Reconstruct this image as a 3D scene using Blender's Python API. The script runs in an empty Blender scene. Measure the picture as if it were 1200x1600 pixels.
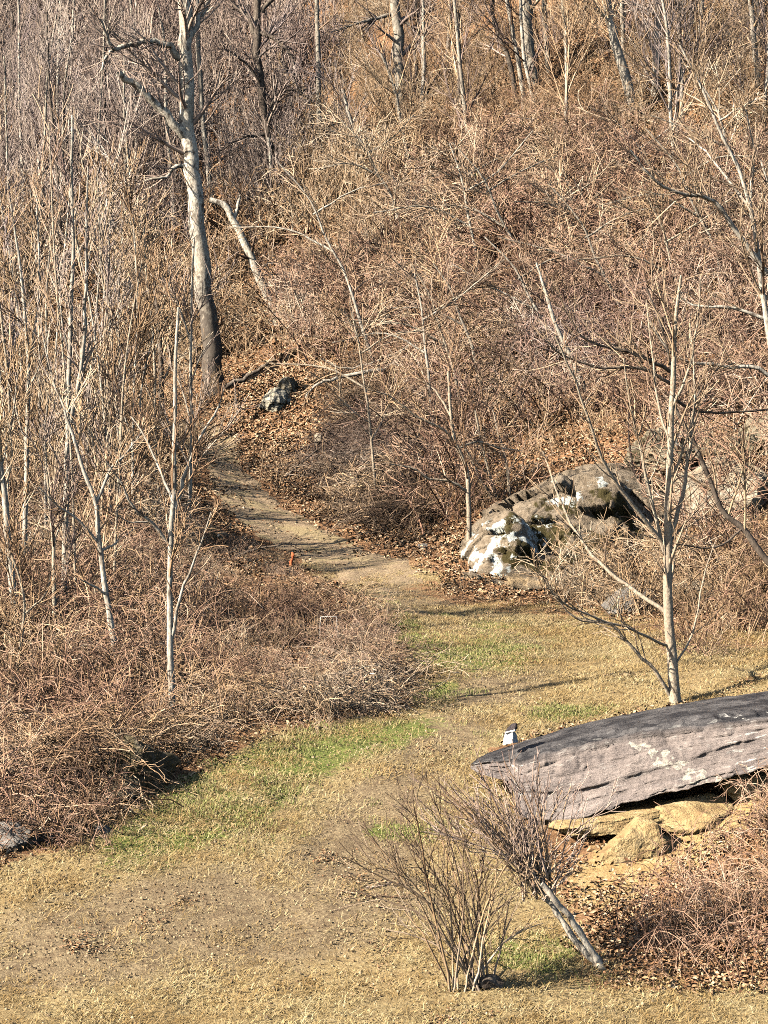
import bpy, bmesh, math, random
import numpy as np
from mathutils import Vector, noise as mnoise

# ------------------------------------------------------------------ camera, sky, sun, exposure
sc = bpy.context.scene
COL = sc.collection
F_PX, W_PX, H_PX, HORIZON = 3403.0, 1200.0, 1600.0, 700.0      # focal length in photo pixels
CAM = np.array([0.0, 0.0, 6.0])
PITCH = math.atan((H_PX / 2 - HORIZON) / F_PX)
cam_d = bpy.data.cameras.new('camera')
cam_d.sensor_fit = 'HORIZONTAL'; cam_d.sensor_width = 36.0
cam_d.lens = 36.0 * F_PX / W_PX
cam_d.clip_start = 0.5; cam_d.clip_end = 1500
cam = bpy.data.objects.new('camera', cam_d); COL.objects.link(cam)
cam.location = CAM; cam.rotation_euler = (math.pi / 2 - PITCH, 0, 0)
sc.camera = cam

SUN_FROM = Vector((-0.80, -0.36, 0.57)).normalized()
world = bpy.data.worlds.new('World'); sc.world = world; world.use_nodes = True
wn = world.node_tree.nodes; wl = world.node_tree.links
sky = wn.new('ShaderNodeTexSky'); sky.sky_type = 'NISHITA'; sky.sun_disc = False
sky.sun_elevation = math.asin(SUN_FROM.z); sky.sun_rotation = math.atan2(SUN_FROM.x, SUN_FROM.y)
wl.new(sky.outputs[0], wn['Background'].inputs[0]); wn['Background'].inputs[1].default_value = 0.05
sun_d = bpy.data.lights.new('sun', 'SUN'); sun_d.energy = 5.0; sun_d.angle = math.radians(0.5)
sun_d.color = (1.0, 0.92, 0.80)
sun = bpy.data.objects.new('sun', sun_d); COL.objects.link(sun)
sun.location = (-60, -20, 60); sun.rotation_euler = (-SUN_FROM).to_track_quat('-Z', 'Y').to_euler()
sc.view_settings.view_transform = 'Standard'; sc.view_settings.look = 'None'
sc.view_settings.gamma = 1.0; sc.view_settings.use_curve_mapping = False
sc.view_settings.exposure = 1.3
sc.cycles.max_bounces = 1; sc.cycles.diffuse_bounces = 0; sc.cycles.use_denoising = False
sc.cycles.adaptive_threshold = 0.03; sc.cycles.filter_width = 1.0; sc.cycles.use_light_tree = False; sc.cycles.caustics_reflective = False

rng = np.random.default_rng(11)
random.seed(5)

# ------------------------------------------------------------------ photo pixel + distance -> place in the world
CT, ST = math.cos(PITCH), math.sin(PITCH)
def W(px, py, d):
    x = (px - W_PX / 2) / F_PX; y = -(py - H_PX / 2) / F_PX
    r = np.array([x, CT + y * ST, -ST + y * CT])
    return CAM + r * (d / r[1])
def project(P):
    q = np.asarray(P, float) - CAM
    dep = q[..., 1] * CT - q[..., 2] * ST
    up = q[..., 1] * ST + q[..., 2] * CT
    return W_PX / 2 + F_PX * q[..., 0] / dep, H_PX / 2 - F_PX * up / dep

# ------------------------------------------------------------------ terrain height field (thin plate spline through surveyed spots)
SPOTS = [(-300,1760,18.5),(600,1760,18.5),(1500,1760,18.5),(-150,1600,21.5),(300,1600,21.5),(600,1600,21.5),(900,1600,21.5),(1350,1600,21.5),
 (0,1400,25),(350,1400,25.2),(600,1400,25.5),(760,1420,24.8),(940,1512,23.1),(1200,1510,23.0),(1400,1500,23),
 (1050,1430,24.4),(965,1312,27.5),(1000,1400,25.6),(870,1340,26.4),(1100,1300,26.9),(1200,1330,25.2),(1200,1232,27.3),(1000,1180,30.2),(1200,1130,30.5),(1400,1200,26.2),
 (600,1300,27.5),(760,1240,28.3),(800,1155,30.5),(600,1200,29.6),(400,1200,29.2),(300,1250,28),(0,1350,26),(-200,1370,26),
 (1056,1094,32.5),(1250,1060,32.5),(0,1200,30),(0,1000,36),(270,1125,31.8),(250,1000,36),(420,1000,37),(0,800,45),(180,800,46),(0,620,57),(150,650,57),(-300,1000,36),(-300,600,57),
 (640,1080,33.8),(700,1000,38),(860,935,42.5),(1050,960,40),(1250,900,42),(1250,1000,37.5),
 (600,900,45),(500,840,50),(420,790,54),(360,740,58),(330,690,62),(250,665,66),(340,870,46),(440,890,45.5),
 (338,612,68),(430,625,63.5),(520,600,62.5),(600,700,57),(650,850,49),(560,825,50.7),(640,600,63),(750,800,48.2),(735,860,46),
 (400,500,78),(400,300,95),(400,0,122),(100,300,95),(0,0,122),(100,500,75),(-300,300,95),(-300,0,122),
 (800,600,58),(800,400,68),(800,200,82),(800,0,98),(1250,620,51),(1250,400,62),(1250,200,74),(1250,0,88),(1600,400,60),(1600,0,84),(960,918,44.2),(1030,905,44.6),(1010,690,50),(1250,780,45.5),
 (0,-300,155),(600,-300,142),(1200,-300,118),(600,0,112),(600,300,82)]
PTS = np.array([W(*s) for s in SPOTS])
def _tps_fit(P, lam=2.0):
    n = len(P); xy = P[:, :2] / 10.0
    d = np.linalg.norm(xy[:, None] - xy[None], axis=2)
    K = np.where(d > 0, d * d * np.log(d + 1e-12), 0) + lam * 0.02 * np.eye(n)
    A = np.zeros((n + 3, n + 3)); A[:n, :n] = K; A[:n, n] = 1; A[:n, n+1:] = xy; A[n, :n] = 1; A[n+1:, :n] = xy.T
    return xy, np.linalg.solve(A, np.concatenate([P[:, 2], np.zeros(3)]))
_xy, _w = _tps_fit(PTS)
def _tps(x, y):
    x = np.clip(x, -34, 34) / 10; y = np.clip(y, 14, 155) / 10
    d = np.sqrt((x[:, None] - _xy[:, 0]) ** 2 + (y[:, None] - _xy[:, 1]) ** 2)
    return (np.where(d > 0, d * d * np.log(d + 1e-12), 0) @ _w[:-3]) + _w[-3] + _w[-2] * x + _w[-1] * y
GX = np.linspace(-36, 36, 181); GY = np.linspace(12, 158, 366)
_gx, _gy = np.meshgrid(GX, GY)
GZ = _tps(_gx.ravel(), _gy.ravel()).reshape(_gx.shape)
def fbm_table(seed, n=256):
    r = np.random.default_rng(seed); return r.random((n, n))
_T = fbm_table(3)
def vnoise(x, y, s):
    x = np.asarray(x) / s; y = np.asarray(y) / s
    i = np.floor(x).astype(int); j = np.floor(y).astype(int); u = x - i; v = y - j
    u = u * u * (3 - 2 * u); v = v * v * (3 - 2 * v); n = 256
    a = _T[i % n, j % n]; b = _T[(i+1) % n, j % n]; c = _T[i % n, (j+1) % n]; d = _T[(i+1) % n, (j+1) % n]
    return (a*(1-u)+b*u)*(1-v) + (c*(1-u)+d*u)*v
def gz(x, y, fine=True):
    x = np.atleast_1d(np.asarray(x, float)); y = np.atleast_1d(np.asarray(y, float))
    fx = np.clip((x - GX[0]) / (GX[1] - GX[0]), 0, len(GX) - 1.001); fy = np.clip((y - GY[0]) / (GY[1] - GY[0]), 0, len(GY) - 1.001)
    i = fx.astype(int); j = fy.astype(int); u = fx - i; v = fy - j
    z = (GZ[j, i]*(1-u)+GZ[j, i+1]*u)*(1-v) + (GZ[j+1, i]*(1-u)+GZ[j+1, i+1]*u)*v
    z = z + np.where(y > 158, (y - 158) * 0.45, 0)
    if fine:
        z = z + (vnoise(x, y, 1.7) - .5) * 0.10 + (vnoise(x + 9, y, 0.6) - .5) * 0.05 + (vnoise(x, y + 5, .25) - .5) * .035
        far = np.clip((y - 45) / 20, 0, 1)
        z = z + far * ((vnoise(x, y, 5.0) - .5) * 1.0 + (vnoise(x + 3, y, 2.2) - .5) * .5)
    return z
def gpt(x, y): return np.array([x, y, float(gz(x, y)[0])])
def gnormal(x, y, e=0.3):
    dx = (gz(x + e, y) - gz(x - e, y)) / (2 * e); dy = (gz(x, y + e) - gz(x, y - e)) / (2 * e)
    n = np.stack([-dx, -dy, np.ones_like(dx)], 1); return n / np.linalg.norm(n, axis=1)[:, None]
def hit(px, py):
    """where the sight line through a photo pixel meets the ground"""
    d = np.arange(15, 158, 0.05)
    P = np.array([W(px, py, 1.0)]) ; r = (P[0] - CAM)
    Q = CAM + r[None] * d[:, None]
    below = Q[:, 2] <= gz(Q[:, 0], Q[:, 1])
    k = int(np.argmax(below)) if below.any() else len(d) - 1
    return Q[k]

def in_poly(px, py, poly):
    inside = np.zeros(np.shape(px), bool); n = len(poly)
    for i in range(n):
        x0, y0 = poly[i]; x1, y1 = poly[(i + 1) % n]
        if y0 == y1: continue
        c = ((y0 > py) != (y1 > py)) & (px < (x1 - x0) * (py - y0) / (y1 - y0) + x0)
        inside ^= c
    return inside
LAWN = [(-400,1400),(0,1352),(110,1325),(180,1270),(290,1215),(420,1150),(560,1120),(650,1105),(640,1040),(600,985),(560,940),(500,905),(470,880),(640,868),(700,905),(720,935),(860,945),(960,955),(1100,985),(1600,1000),(1600,1075),(1000,1110),(760,1170),(790,1240),(830,1330),(870,1400),(930,1500),(1000,1540),(1600,1545),(1600,1900),(-400,1900)]
PATHP = [(640,868),(700,905),(720,935),(600,985),(560,940),(500,905),(440,875),(385,835),(345,800),(320,740),(315,700),(250,690),(250,655),(330,668),(370,700),(385,735),(430,775),(500,818),(570,848)]
BANK = [(330,690),(350,640),(395,600),(440,575),(540,565),(560,600),(535,700),(500,800),(440,770),(400,730),(365,695)]
RIGHTBANK = [(880,1330),(900,1420),(940,1510),(1000,1545),(1600,1550),(1600,1150),(1200,1200),(1030,1260),(880,1300)]

# ------------------------------------------------------------------ materials
def nodes_of(name):
    m = bpy.data.materials.new(name); m.use_nodes = True
    nt = m.node_tree; b = nt.nodes['Principled BSDF']
    b.inputs['Roughness'].default_value = 0.85
    b.inputs['Specular IOR Level'].default_value = 0.25
    return m, nt, b
def N(nt, t, **kw):
    n = nt.nodes.new(t)
    for k, v in kw.items():
        if k.startswith('in_'):
            n.inputs[int(k[3:])].default_value = v
        else: setattr(n, k, v)
    return n
def ramp(nt, src, stops):
    r = nt.nodes.new('ShaderNodeValToRGB'); e = r.color_ramp.elements
    while len(e) < len(stops): e.new(0.5)
    for el, (p, c) in zip(e, stops):
        el.position = p; el.color = (*c, 1) if len(c) == 3 else c
    nt.links.new(src, r.inputs[0]); return r.outputs[0]
def mixc(nt, fac, a, b, mode='MIX'):
    m = nt.nodes.new('ShaderNodeMix'); m.data_type = 'RGBA'; m.blend_type = mode
    for s, v in ((m.inputs[0], fac), (m.inputs[6], a), (m.inputs[7], b)):
        if isinstance(v, (int, float)): s.default_value = v
        elif isinstance(v, tuple): s.default_value = (*v, 1)
        else: nt.links.new(v, s)
    return m.outputs[2]
def noise(nt, scale, detail=4, vec=None, rough=.55, out=0):
    n = nt.nodes.new('ShaderNodeTexNoise'); n.inputs['Scale'].default_value = scale; n.inputs['Detail'].default_value = detail; n.inputs['Roughness'].default_value = rough
    if vec is not None: nt.links.new(vec, n.inputs['Vector'])
    return n.outputs[out]
def mapped(nt, scale=(1,1,1), obj=False):
    g = nt.nodes.new('ShaderNodeTexCoord') if obj else nt.nodes.new('ShaderNodeNewGeometry')
    m = nt.nodes.new('ShaderNodeMapping'); m.inputs['Scale'].default_value = scale
    nt.links.new(g.outputs['Object' if obj else 'Position'], m.inputs[0]); return m.outputs[0]
def bump(nt, b, h, strength=.5, dist=.02):
    n = nt.nodes.new('ShaderNodeBump'); n.inputs['Strength'].default_value = strength; n.inputs['Distance'].default_value = dist
    nt.links.new(h, n.inputs['Height']); nt.links.new(n.outputs[0], b.inputs['Normal'])

def twig_mat(name, cols, scale=.35):
    """bare twigs: hue drifts over metres and from plant to plant"""
    m, nt, b = nodes_of(name)
    p = mapped(nt)
    n1 = noise(nt, scale, 3, p); n2 = noise(nt, 3.5, 2, p)
    oi = nt.nodes.new('ShaderNodeObjectInfo')
    ri = nt.nodes.new('ShaderNodeNewGeometry')
    a = nt.nodes.new('ShaderNodeMath'); a.operation = 'MULTIPLY_ADD'; nt.links.new(oi.outputs['Random'], a.inputs[0]); a.inputs[1].default_value = .35; nt.links.new(n1, a.inputs[2])
    a2 = nt.nodes.new('ShaderNodeMath'); a2.operation = 'MULTIPLY_ADD'; nt.links.new(ri.outputs['Random Per Island'], a2.inputs[0]); a2.inputs[1].default_value = .5; nt.links.new(a.outputs[0], a2.inputs[2])
    a3 = nt.nodes.new('ShaderNodeMath'); a3.operation = 'SUBTRACT'; nt.links.new(a2.outputs[0], a3.inputs[0]); a3.inputs[1].default_value = .42
    k = len(cols); c = ramp(nt, a3.outputs[0], [(.12 + .76 * i / (k - 1), col) for i, col in enumerate(cols)])
    c = mixc(nt, 1.0, c, ramp(nt, noise(nt, .085, 3, p, .6), [(.36, (1.0,.86,.80)), (.46, (1.06,.96,.84)), (.56, (1.0,.95,.90)), (.66, (.82,.76,.80))]), 'MULTIPLY')
    nt.links.new(c, b.inputs['Base Color']); b.inputs['Roughness'].default_value = .7
    return m
def bark_mat(name, light, dark, patch, scale=(9, 9, 3.5), thr=(.42, .58), foot=None):
    m, nt, b = nodes_of(name)
    v = mapped(nt, scale); n1 = noise(nt, 1.0, 5, v, .65); n2 = noise(nt, 3.2, 4, v)
    v3 = mapped(nt, (1.3, 1.3, .8)); n3 = noise(nt, 1.0, 3, v3)
    c = mixc(nt, ramp(nt, n1, [(thr[0], (0,0,0)), (thr[1], (1,1,1))]), dark, light)
    c = mixc(nt, ramp(nt, n3, [(.45, (0,0,0)), (.65, (1,1,1))]), c, patch)
    c = mixc(nt, ramp(nt, n2, [(.3, (.75,.75,.75)), (.6, (0,0,0))]), c, dark)
    if foot:      # rough dark bark on the lower bole, smooth pale bark above
        sx = nt.nodes.new('ShaderNodeSeparateXYZ'); g = nt.nodes.new('ShaderNodeNewGeometry'); nt.links.new(g.outputs['Position'], sx.inputs[0])
        mr = nt.nodes.new('ShaderNodeMapRange'); nt.links.new(sx.outputs[2], mr.inputs[0]); mr.inputs[1].default_value = foot[0]; mr.inputs[2].default_value = foot[1]; mr.inputs[3].default_value = .42; mr.inputs[4].default_value = -.25
        ad = nt.nodes.new('ShaderNodeMath'); ad.operation = 'ADD'; nt.links.new(mr.outputs[0], ad.inputs[0]); nt.links.new(n1, ad.inputs[1])
        c = mixc(nt, ramp(nt, ad.outputs[0], [(.52, (0,0,0)), (.66, (.9,.9,.9))]), c, (.085,.065,.05))
    nt.links.new(c, b.inputs['Base Color']); b.inputs['Roughness'].default_value = .9
    bump(nt, b, n1, .7, .03); return m

M = {}
M['twig_tan']   = twig_mat('twig_tan',   [(.03,.02,.014), (.13,.085,.055), (.38,.265,.165), (.50,.37,.24), (.62,.49,.35), (.74,.65,.52)])
M['twig_red']   = twig_mat('twig_red',   [(.03,.02,.016), (.15,.09,.07), (.39,.255,.185), (.48,.335,.25), (.59,.445,.345), (.72,.615,.51)])
M['twig_mauve'] = twig_mat('twig_mauve', [(.03,.023,.022), (.11,.085,.08), (.30,.24,.215), (.40,.325,.285), (.51,.435,.385), (.66,.58,.51)])
M['twig_dark']  = twig_mat('twig_dark',  [(.03,.022,.02), (.10,.07,.055), (.17,.125,.09), (.32,.25,.19), (.50,.42,.33)])
M['twig_pale']  = twig_mat('twig_pale',  [(.12,.08,.055), (.36,.27,.185), (.54,.43,.31), (.68,.58,.45)])
M['bark_pale']  = bark_mat('bark_pale', (.62,.56,.46), (.16,.125,.095), (.44,.385,.31), thr=(.36,.50))
M['bark_grey']  = bark_mat('bark_grey', (.50,.44,.35), (.12,.095,.07), (.36,.31,.25), thr=(.36,.54))
M['bark_dark']  = bark_mat('bark_dark', (.26,.21,.16), (.06,.045,.035), (.17,.13,.10))
M['bark_tan']   = bark_mat('bark_tan', (.54,.45,.33), (.22,.16,.11), (.42,.34,.25), (14,14,9), thr=(.36,.48))
M['bark_beech'] = bark_mat('bark_beech', (.72,.65,.53), (.10,.075,.055), (.52,.45,.35), (7,7,4), thr=(.38,.50))
M['bark_bole'] = bark_mat('bark_bole', (.72,.65,.53), (.10,.075,.055), (.52,.45,.35), (7,7,4), thr=(.38,.50), foot=(7.5, 14.5))

def ground_mat():
    m, nt, b = nodes_of('ground_earth')
    p = mapped(nt)
    at = nt.nodes.new('ShaderNodeAttribute'); at.attribute_name = 'mask'
    sp = nt.nodes.new('ShaderNodeSeparateColor'); nt.links.new(at.outputs['Color'], sp.inputs[0])
    nf = noise(nt, 22, 6, p, .7); nm = noise(nt, 5, 5, p, .65); nl = noise(nt, .9, 4, p)
    straw = ramp(nt, nf, [(.3, (.17,.115,.05)), (.46, (.36,.265,.125)), (.58, (.46,.355,.18)), (.70, (.60,.49,.28))])
    straw = mixc(nt, ramp(nt, nl, [(.4,(0,0,0)), (.62,(.6,.6,.6))]), straw, (.37,.255,.12))
    dirt = ramp(nt, nf, [(.3, (.11,.075,.042)), (.45, (.25,.18,.10)), (.58, (.34,.255,.145)), (.70, (.52,.41,.24))])
    green = ramp(nt, nf, [(.3, (.06,.075,.016)), (.5, (.17,.20,.045)), (.70, (.38,.35,.12))])
    lit = ramp(nt, noise(nt, 9, 7, p, .85), [(.3, (.07,.035,.02)), (.47, (.28,.145,.07)), (.6, (.42,.24,.12)), (.75, (.55,.37,.22))])
    straw = mixc(nt, ramp(nt, nm, [(.36,(.75,.75,.75)), (.52,(0,0,0))]), straw, (.22,.15,.07))
    dirt = mixc(nt, ramp(nt, nm, [(.40,(.6,.6,.6)), (.54,(0,0,0))]), dirt, (.15,.10,.058))
    def brk(src, lo, hi):
        a = nt.nodes.new('ShaderNodeMath'); a.operation = 'ADD'; nt.links.new(src, a.inputs[0]); nt.links.new(nm, a.inputs[1])
        return ramp(nt, a.outputs[0], [(lo, (0,0,0)), (hi, (1,1,1))])
    c = mixc(nt, brk(sp.outputs[0], .72, 1.0), straw, dirt)
    c = mixc(nt, brk(sp.outputs[1], .80, 1.0), c, green)
    c = mixc(nt, brk(sp.outputs[2], .80, .98), c, lit)
    clay = ramp(nt, noise(nt, 7, 6, p, .7), [(.3, (.30,.18,.07)), (.5, (.48,.32,.14)), (.7, (.60,.45,.24))])
    c = mixc(nt, brk(at.outputs['Alpha'], .85, 1.05), c, clay)
    nt.links.new(c, b.inputs['Base Color']); b.inputs['Roughness'].default_value = .95
    bump(nt, b, nf, .8, .05); return m
M['ground'] = ground_mat()
def path_mat():
    m, nt, b = nodes_of('path_earth')
    p = mapped(nt); nf = noise(nt, 18, 6, p, .7); nl = noise(nt, 1.6, 4, p)
    c = ramp(nt, nf, [(.3, (.13,.085,.05)), (.46, (.29,.205,.125)), (.58, (.38,.28,.175)), (.7, (.54,.42,.28))])
    c = mixc(nt, ramp(nt, nl, [(.48,(0,0,0)), (.65,(.55,.55,.55))]), c, (.34,.27,.13))
    nt.links.new(c, b.inputs['Base Color']); b.inputs['Roughness'].default_value = .95; bump(nt, b, nf, .7, .04); return m
M['path'] = path_mat()
def leaf_mat(name, cols, drift=None):
    m, nt, b = nodes_of(name)
    g = nt.nodes.new('ShaderNodeNewGeometry'); oi = nt.nodes.new('ShaderNodeObjectInfo')
    a = nt.nodes.new('ShaderNodeMath'); a.operation = 'ADD'; nt.links.new(g.outputs['Random Per Island'], a.inputs[0]); nt.links.new(oi.outputs['Random'], a.inputs[1])
    f = nt.nodes.new('ShaderNodeMath'); f.operation = 'FRACT'; nt.links.new(a.outputs[0], f.inputs[0])
    c = ramp(nt, f.outputs[0], [(i / (len(cols) - 1), c) for i, c in enumerate(cols)])
    if drift: c = mixc(nt, ramp(nt, noise(nt, 4.5, 3, mapped(nt), .6), [(.42, (.8,.8,.8)), (.54, (0,0,0))]), c, mixc(nt, 1.0, c, (.72, .66, .58), 'MULTIPLY'))
    if drift: c = mixc(nt, ramp(nt, noise(nt, .9, 4, mapped(nt), .6), [(.40, (0,0,0)), (.60, (.85,.85,.85))]), c, mixc(nt, 1.0, c, drift, 'MULTIPLY'))
    nt.links.new(c, b.inputs['Base Color'])
    return m
M['leaf'] = leaf_mat('dead_leaf', [(.16,.075,.04), (.34,.18,.09), (.44,.26,.135), (.53,.35,.20), (.62,.46,.30), (.28,.15,.08)])
M['straw'] = leaf_mat('dry_straw', [(.36,.25,.11), (.48,.36,.17), (.55,.43,.22), (.66,.55,.33), (.42,.31,.13), (.24,.165,.075)], (.84, .74, .62))
M['grass'] = leaf_mat('green_grass', [(.13,.17,.035), (.22,.26,.065), (.33,.33,.11), (.46,.40,.18), (.52,.42,.21)])
M['orange'] = nodes_of('orange_ribbon')[0]; M['orange'].node_tree.nodes['Principled BSDF'].inputs['Base Color'].default_value = (.55, .15, .06, 1)
def wire_m():
    m, nt, b = nodes_of('pale_wire'); nt.links.new(ramp(nt, noise(nt, 30), [(.3,(.55,.5,.45)),(.7,(.7,.66,.6))]), b.inputs['Base Color']); b.inputs['Metallic'].default_value = .3; b.inputs['Roughness'].default_value = .5; return m
M['wire'] = wire_m()

def rock_mat(name, base, dark, pale, lichen=0.0, moss=0.0, strata=0.0, stain=None, scale=1.0, lithr=.56):
    m, nt, b = nodes_of(name)
    p = mapped(nt, (scale, scale, scale))
    n1 = noise(nt, 2.2, 6, p, .65); n2 = noise(nt, 9, 6, p, .7); n3 = noise(nt, 30, 3, p, .7)
    c = ramp(nt, n1, [(.32, dark), (.5, base), (.7, pale)])
    c = mixc(nt, ramp(nt, n2, [(.35,(.55,.55,.55)), (.6,(0,0,0))]), c, dark)
    if strata:
        v = mapped(nt, (1.2, 1.2, 16)); ns = noise(nt, 1.0, 5, v, .6)
        c = mixc(nt, ramp(nt, ns, [(.42,(.7*strata,)*3), (.56,(0,0,0))]), c, dark)
        c = mixc(nt, ramp(nt, ns, [(.60,(0,0,0)), (.68,(.5*strata,)*3)]), c, pale)
    if stain:
        c = mixc(nt, ramp(nt, noise(nt, 1.1, 3, mapped(nt, (1.3, 1.3, .6))), [(.52,(0,0,0)), (.62,(.8,.8,.8))]), c, stain)
    if moss:
        v = mapped(nt, (2.2, 2.2, 1.3)); nm = noise(nt, 1.0, 9, v, .75)
        c = mixc(nt, ramp(nt, nm, [(.56-.08*moss,(0,0,0)), (.60-.08*moss,(.92,.92,.92))]), c, mixc(nt, n3, (.03,.026,.012), (.12,.09,.042)))
    if lichen:
        v = mapped(nt, (1.5, 1.5, 1.25)); nlc = noise(nt, 1.2, 12, v, .78)
        c = mixc(nt, ramp(nt, nlc, [(lithr,(0,0,0)), (lithr+.025,(lichen,)*3)]), c, mixc(nt, n3, (.46,.46,.41), (.74,.75,.70)))
    nt.links.new(c, b.inputs['Base Color']); b.inputs['Roughness'].default_value = .85
    h = nt.nodes.new('ShaderNodeMath'); h.operation = 'ADD'; nt.links.new(n2, h.inputs[0]); nt.links.new(n3, h.inputs[1])
    bump(nt, b, h.outputs[0], .8, .05); return m
M['rock_lichen'] = rock_mat('rock_lichen', (.36,.28,.19), (.13,.095,.06), (.50,.41,.30), 1.0, 1.25, stain=(.48,.30,.13), lithr=.545)
M['rock_face'] = rock_mat('rock_face', (.32,.24,.15), (.11,.08,.045), (.44,.35,.24), .9, .75, stain=(.40,.27,.14), lithr=.60)
M['rock_mossy']  = rock_mat('rock_mossy', (.30,.25,.17), (.11,.09,.06), (.40,.35,.26), .9, .7, lithr=.60)
M['rock_tan']    = rock_mat('rock_tan', (.42,.34,.24), (.20,.15,.10), (.55,.47,.36), .8, .25, lithr=.60)
M['rock_grey']   = rock_mat('rock_grey', (.30,.27,.24), (.13,.115,.10), (.42,.38,.34), .7, .35, lithr=.60)
M['rock_yellow'] = rock_mat('rock_yellow', (.50,.36,.17), (.27,.17,.08), (.62,.49,.29), 0, 0, .25)
M['rock_dark']   = rock_mat('rock_dark', (.16,.13,.085), (.06,.05,.035), (.26,.22,.15), .8, .8, lithr=.66)  # boulder under the brambles: the hollow's black shade partly put into the stone colour
M['rock_pale']   = rock_mat('rock_pale', (.50,.45,.34), (.28,.23,.15), (.62,.57,.46), .6, .1, lithr=.58)
M['rock_white']  = rock_mat('rock_white', (.74,.73,.70), (.55,.53,.50), (.85,.85,.83), 0, 0)
M['rock_black']  = rock_mat('rock_black', (.075,.06,.06), (.03,.025,.025), (.14,.11,.11), 0, 0)
def slab_mat():
    m, nt, b = nodes_of('slab_stone')
    tc = nt.nodes.new('ShaderNodeUVMap')      # u along the slab (m), v round the section (0 back edge .. 1 lower front edge)
    sep = nt.nodes.new('ShaderNodeSeparateXYZ'); nt.links.new(tc.outputs[0], sep.inputs[0])
    p = mapped(nt)
    def mp(s):
        mm = nt.nodes.new('ShaderNodeMapping'); mm.inputs['Scale'].default_value = s; nt.links.new(tc.outputs[0], mm.inputs[0]); return mm.outputs[0]
    warp = noise(nt, 1.4, 3, p, out=1)
    grain = noise(nt, 1.0, 7, mp((2.0, 15, 1)), .7); n1 = noise(nt, 2.2, 6, p, .65); n2 = noise(nt, 14, 5, p, .7)
    c = ramp(nt, n1, [(.3,(.17,.14,.128)), (.5,(.29,.238,.212)), (.7,(.41,.34,.30))])
    c = mixc(nt, ramp(nt, grain, [(.34,(.7,.7,.7)), (.46,(0,0,0))]), c, (.085,.075,.075))
    c = mixc(nt, ramp(nt, grain, [(.60,(0,0,0)), (.70,(.6,.6,.6))]), c, (.46,.41,.37))
    fine = noise(nt, 1.0, 6, mp((5, 70, 1)), .75)
    c = mixc(nt, ramp(nt, fine, [(.34,(.65,.65,.65)), (.44,(0,0,0))]), c, (.09,.078,.074))
    c = mixc(nt, ramp(nt, fine, [(.60,(0,0,0)), (.68,(.5,.5,.5))]), c, (.50,.45,.40))
    # grey bedding surface on top, pinkish broken face in front
    top = ramp(nt, sep.outputs[1], [(.43,(1,1,1)), (.52,(0,0,0))])
    c = mixc(nt, top, c, mixc(nt, ramp(nt, grain, [(.42,(0,0,0)), (.68,(1,1,1))]), (.032,.03,.032), (.18,.166,.16)))
    # pale quartz vein: slanting band in (u, v)
    def math_(op, a, bb=None):
        q = nt.nodes.new('ShaderNodeMath'); q.operation = op
        for i, v in enumerate((a, bb)):
            if v is None: continue
            if isinstance(v, (int, float)): q.inputs[i].default_value = v
            else: nt.links.new(v, q.inputs[i])
        return q.outputs[0]
    wob = math_('MULTIPLY', math_('SUBTRACT', noise(nt, 5, 4, p), .5), .5)
    line = math_('ADD', math_('SUBTRACT', sep.outputs[0], math_('ADD', math_('MULTIPLY', math_('SUBTRACT', sep.outputs[1], .5), 1.9), 2.02)), wob)
    wid = math_('ADD', math_('MULTIPLY', math_('SUBTRACT', sep.outputs[1], .5), .20), .075)
    band = math_('LESS_THAN', math_('ABSOLUTE', line), wid)
    face = math_('GREATER_THAN', sep.outputs[1], .50)
    crumbly = ramp(nt, noise(nt, 11, 4, p), [(.46,(0,0,0)), (.53,(.9,.9,.9))])
    vein = math_('MULTIPLY', math_('MULTIPLY', band, face), crumbly)
    c = mixc(nt, vein, c, mixc(nt, n2, (.42,.37,.28), (.70,.66,.57)))
    # scattered pale flakes at the left tip and right face
    fl = ramp(nt, noise(nt, 1.0, 4, mp((4.5, 26, 1)), .6), [(.60,(0,0,0)), (.64,(1,1,1))])
    tip = ramp(nt, sep.outputs[0], [(.0,(1,1,1)), (.16,(.9,.9,.9)), (.2,(.18,.18,.18)), (.7,(.25,.25,.25)), (.78,(.9,.9,.9))])
    sc5 = math_('DIVIDE', sep.outputs[0], 4.4); nt.links.new(sc5, tip.node.inputs[0])
    c = mixc(nt, math_('MULTIPLY', fl, math_('MULTIPLY', tip, math_('GREATER_THAN', sep.outputs[1], .3))), c, (.72,.69,.62))
    c = mixc(nt, ramp(nt, sep.outputs[1], [(.99,(0,0,0)), (1.0,(1,1,1))]), c, mixc(nt, n1, (.30,.19,.08), (.52,.36,.17)))
    nt.links.new(c, b.inputs['Base Color']); b.inputs['Roughness'].default_value = .62
    h = math_('ADD', fine, n2); bump(nt, b, h, .9, .05); return m
M['slab'] = slab_mat()

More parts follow.
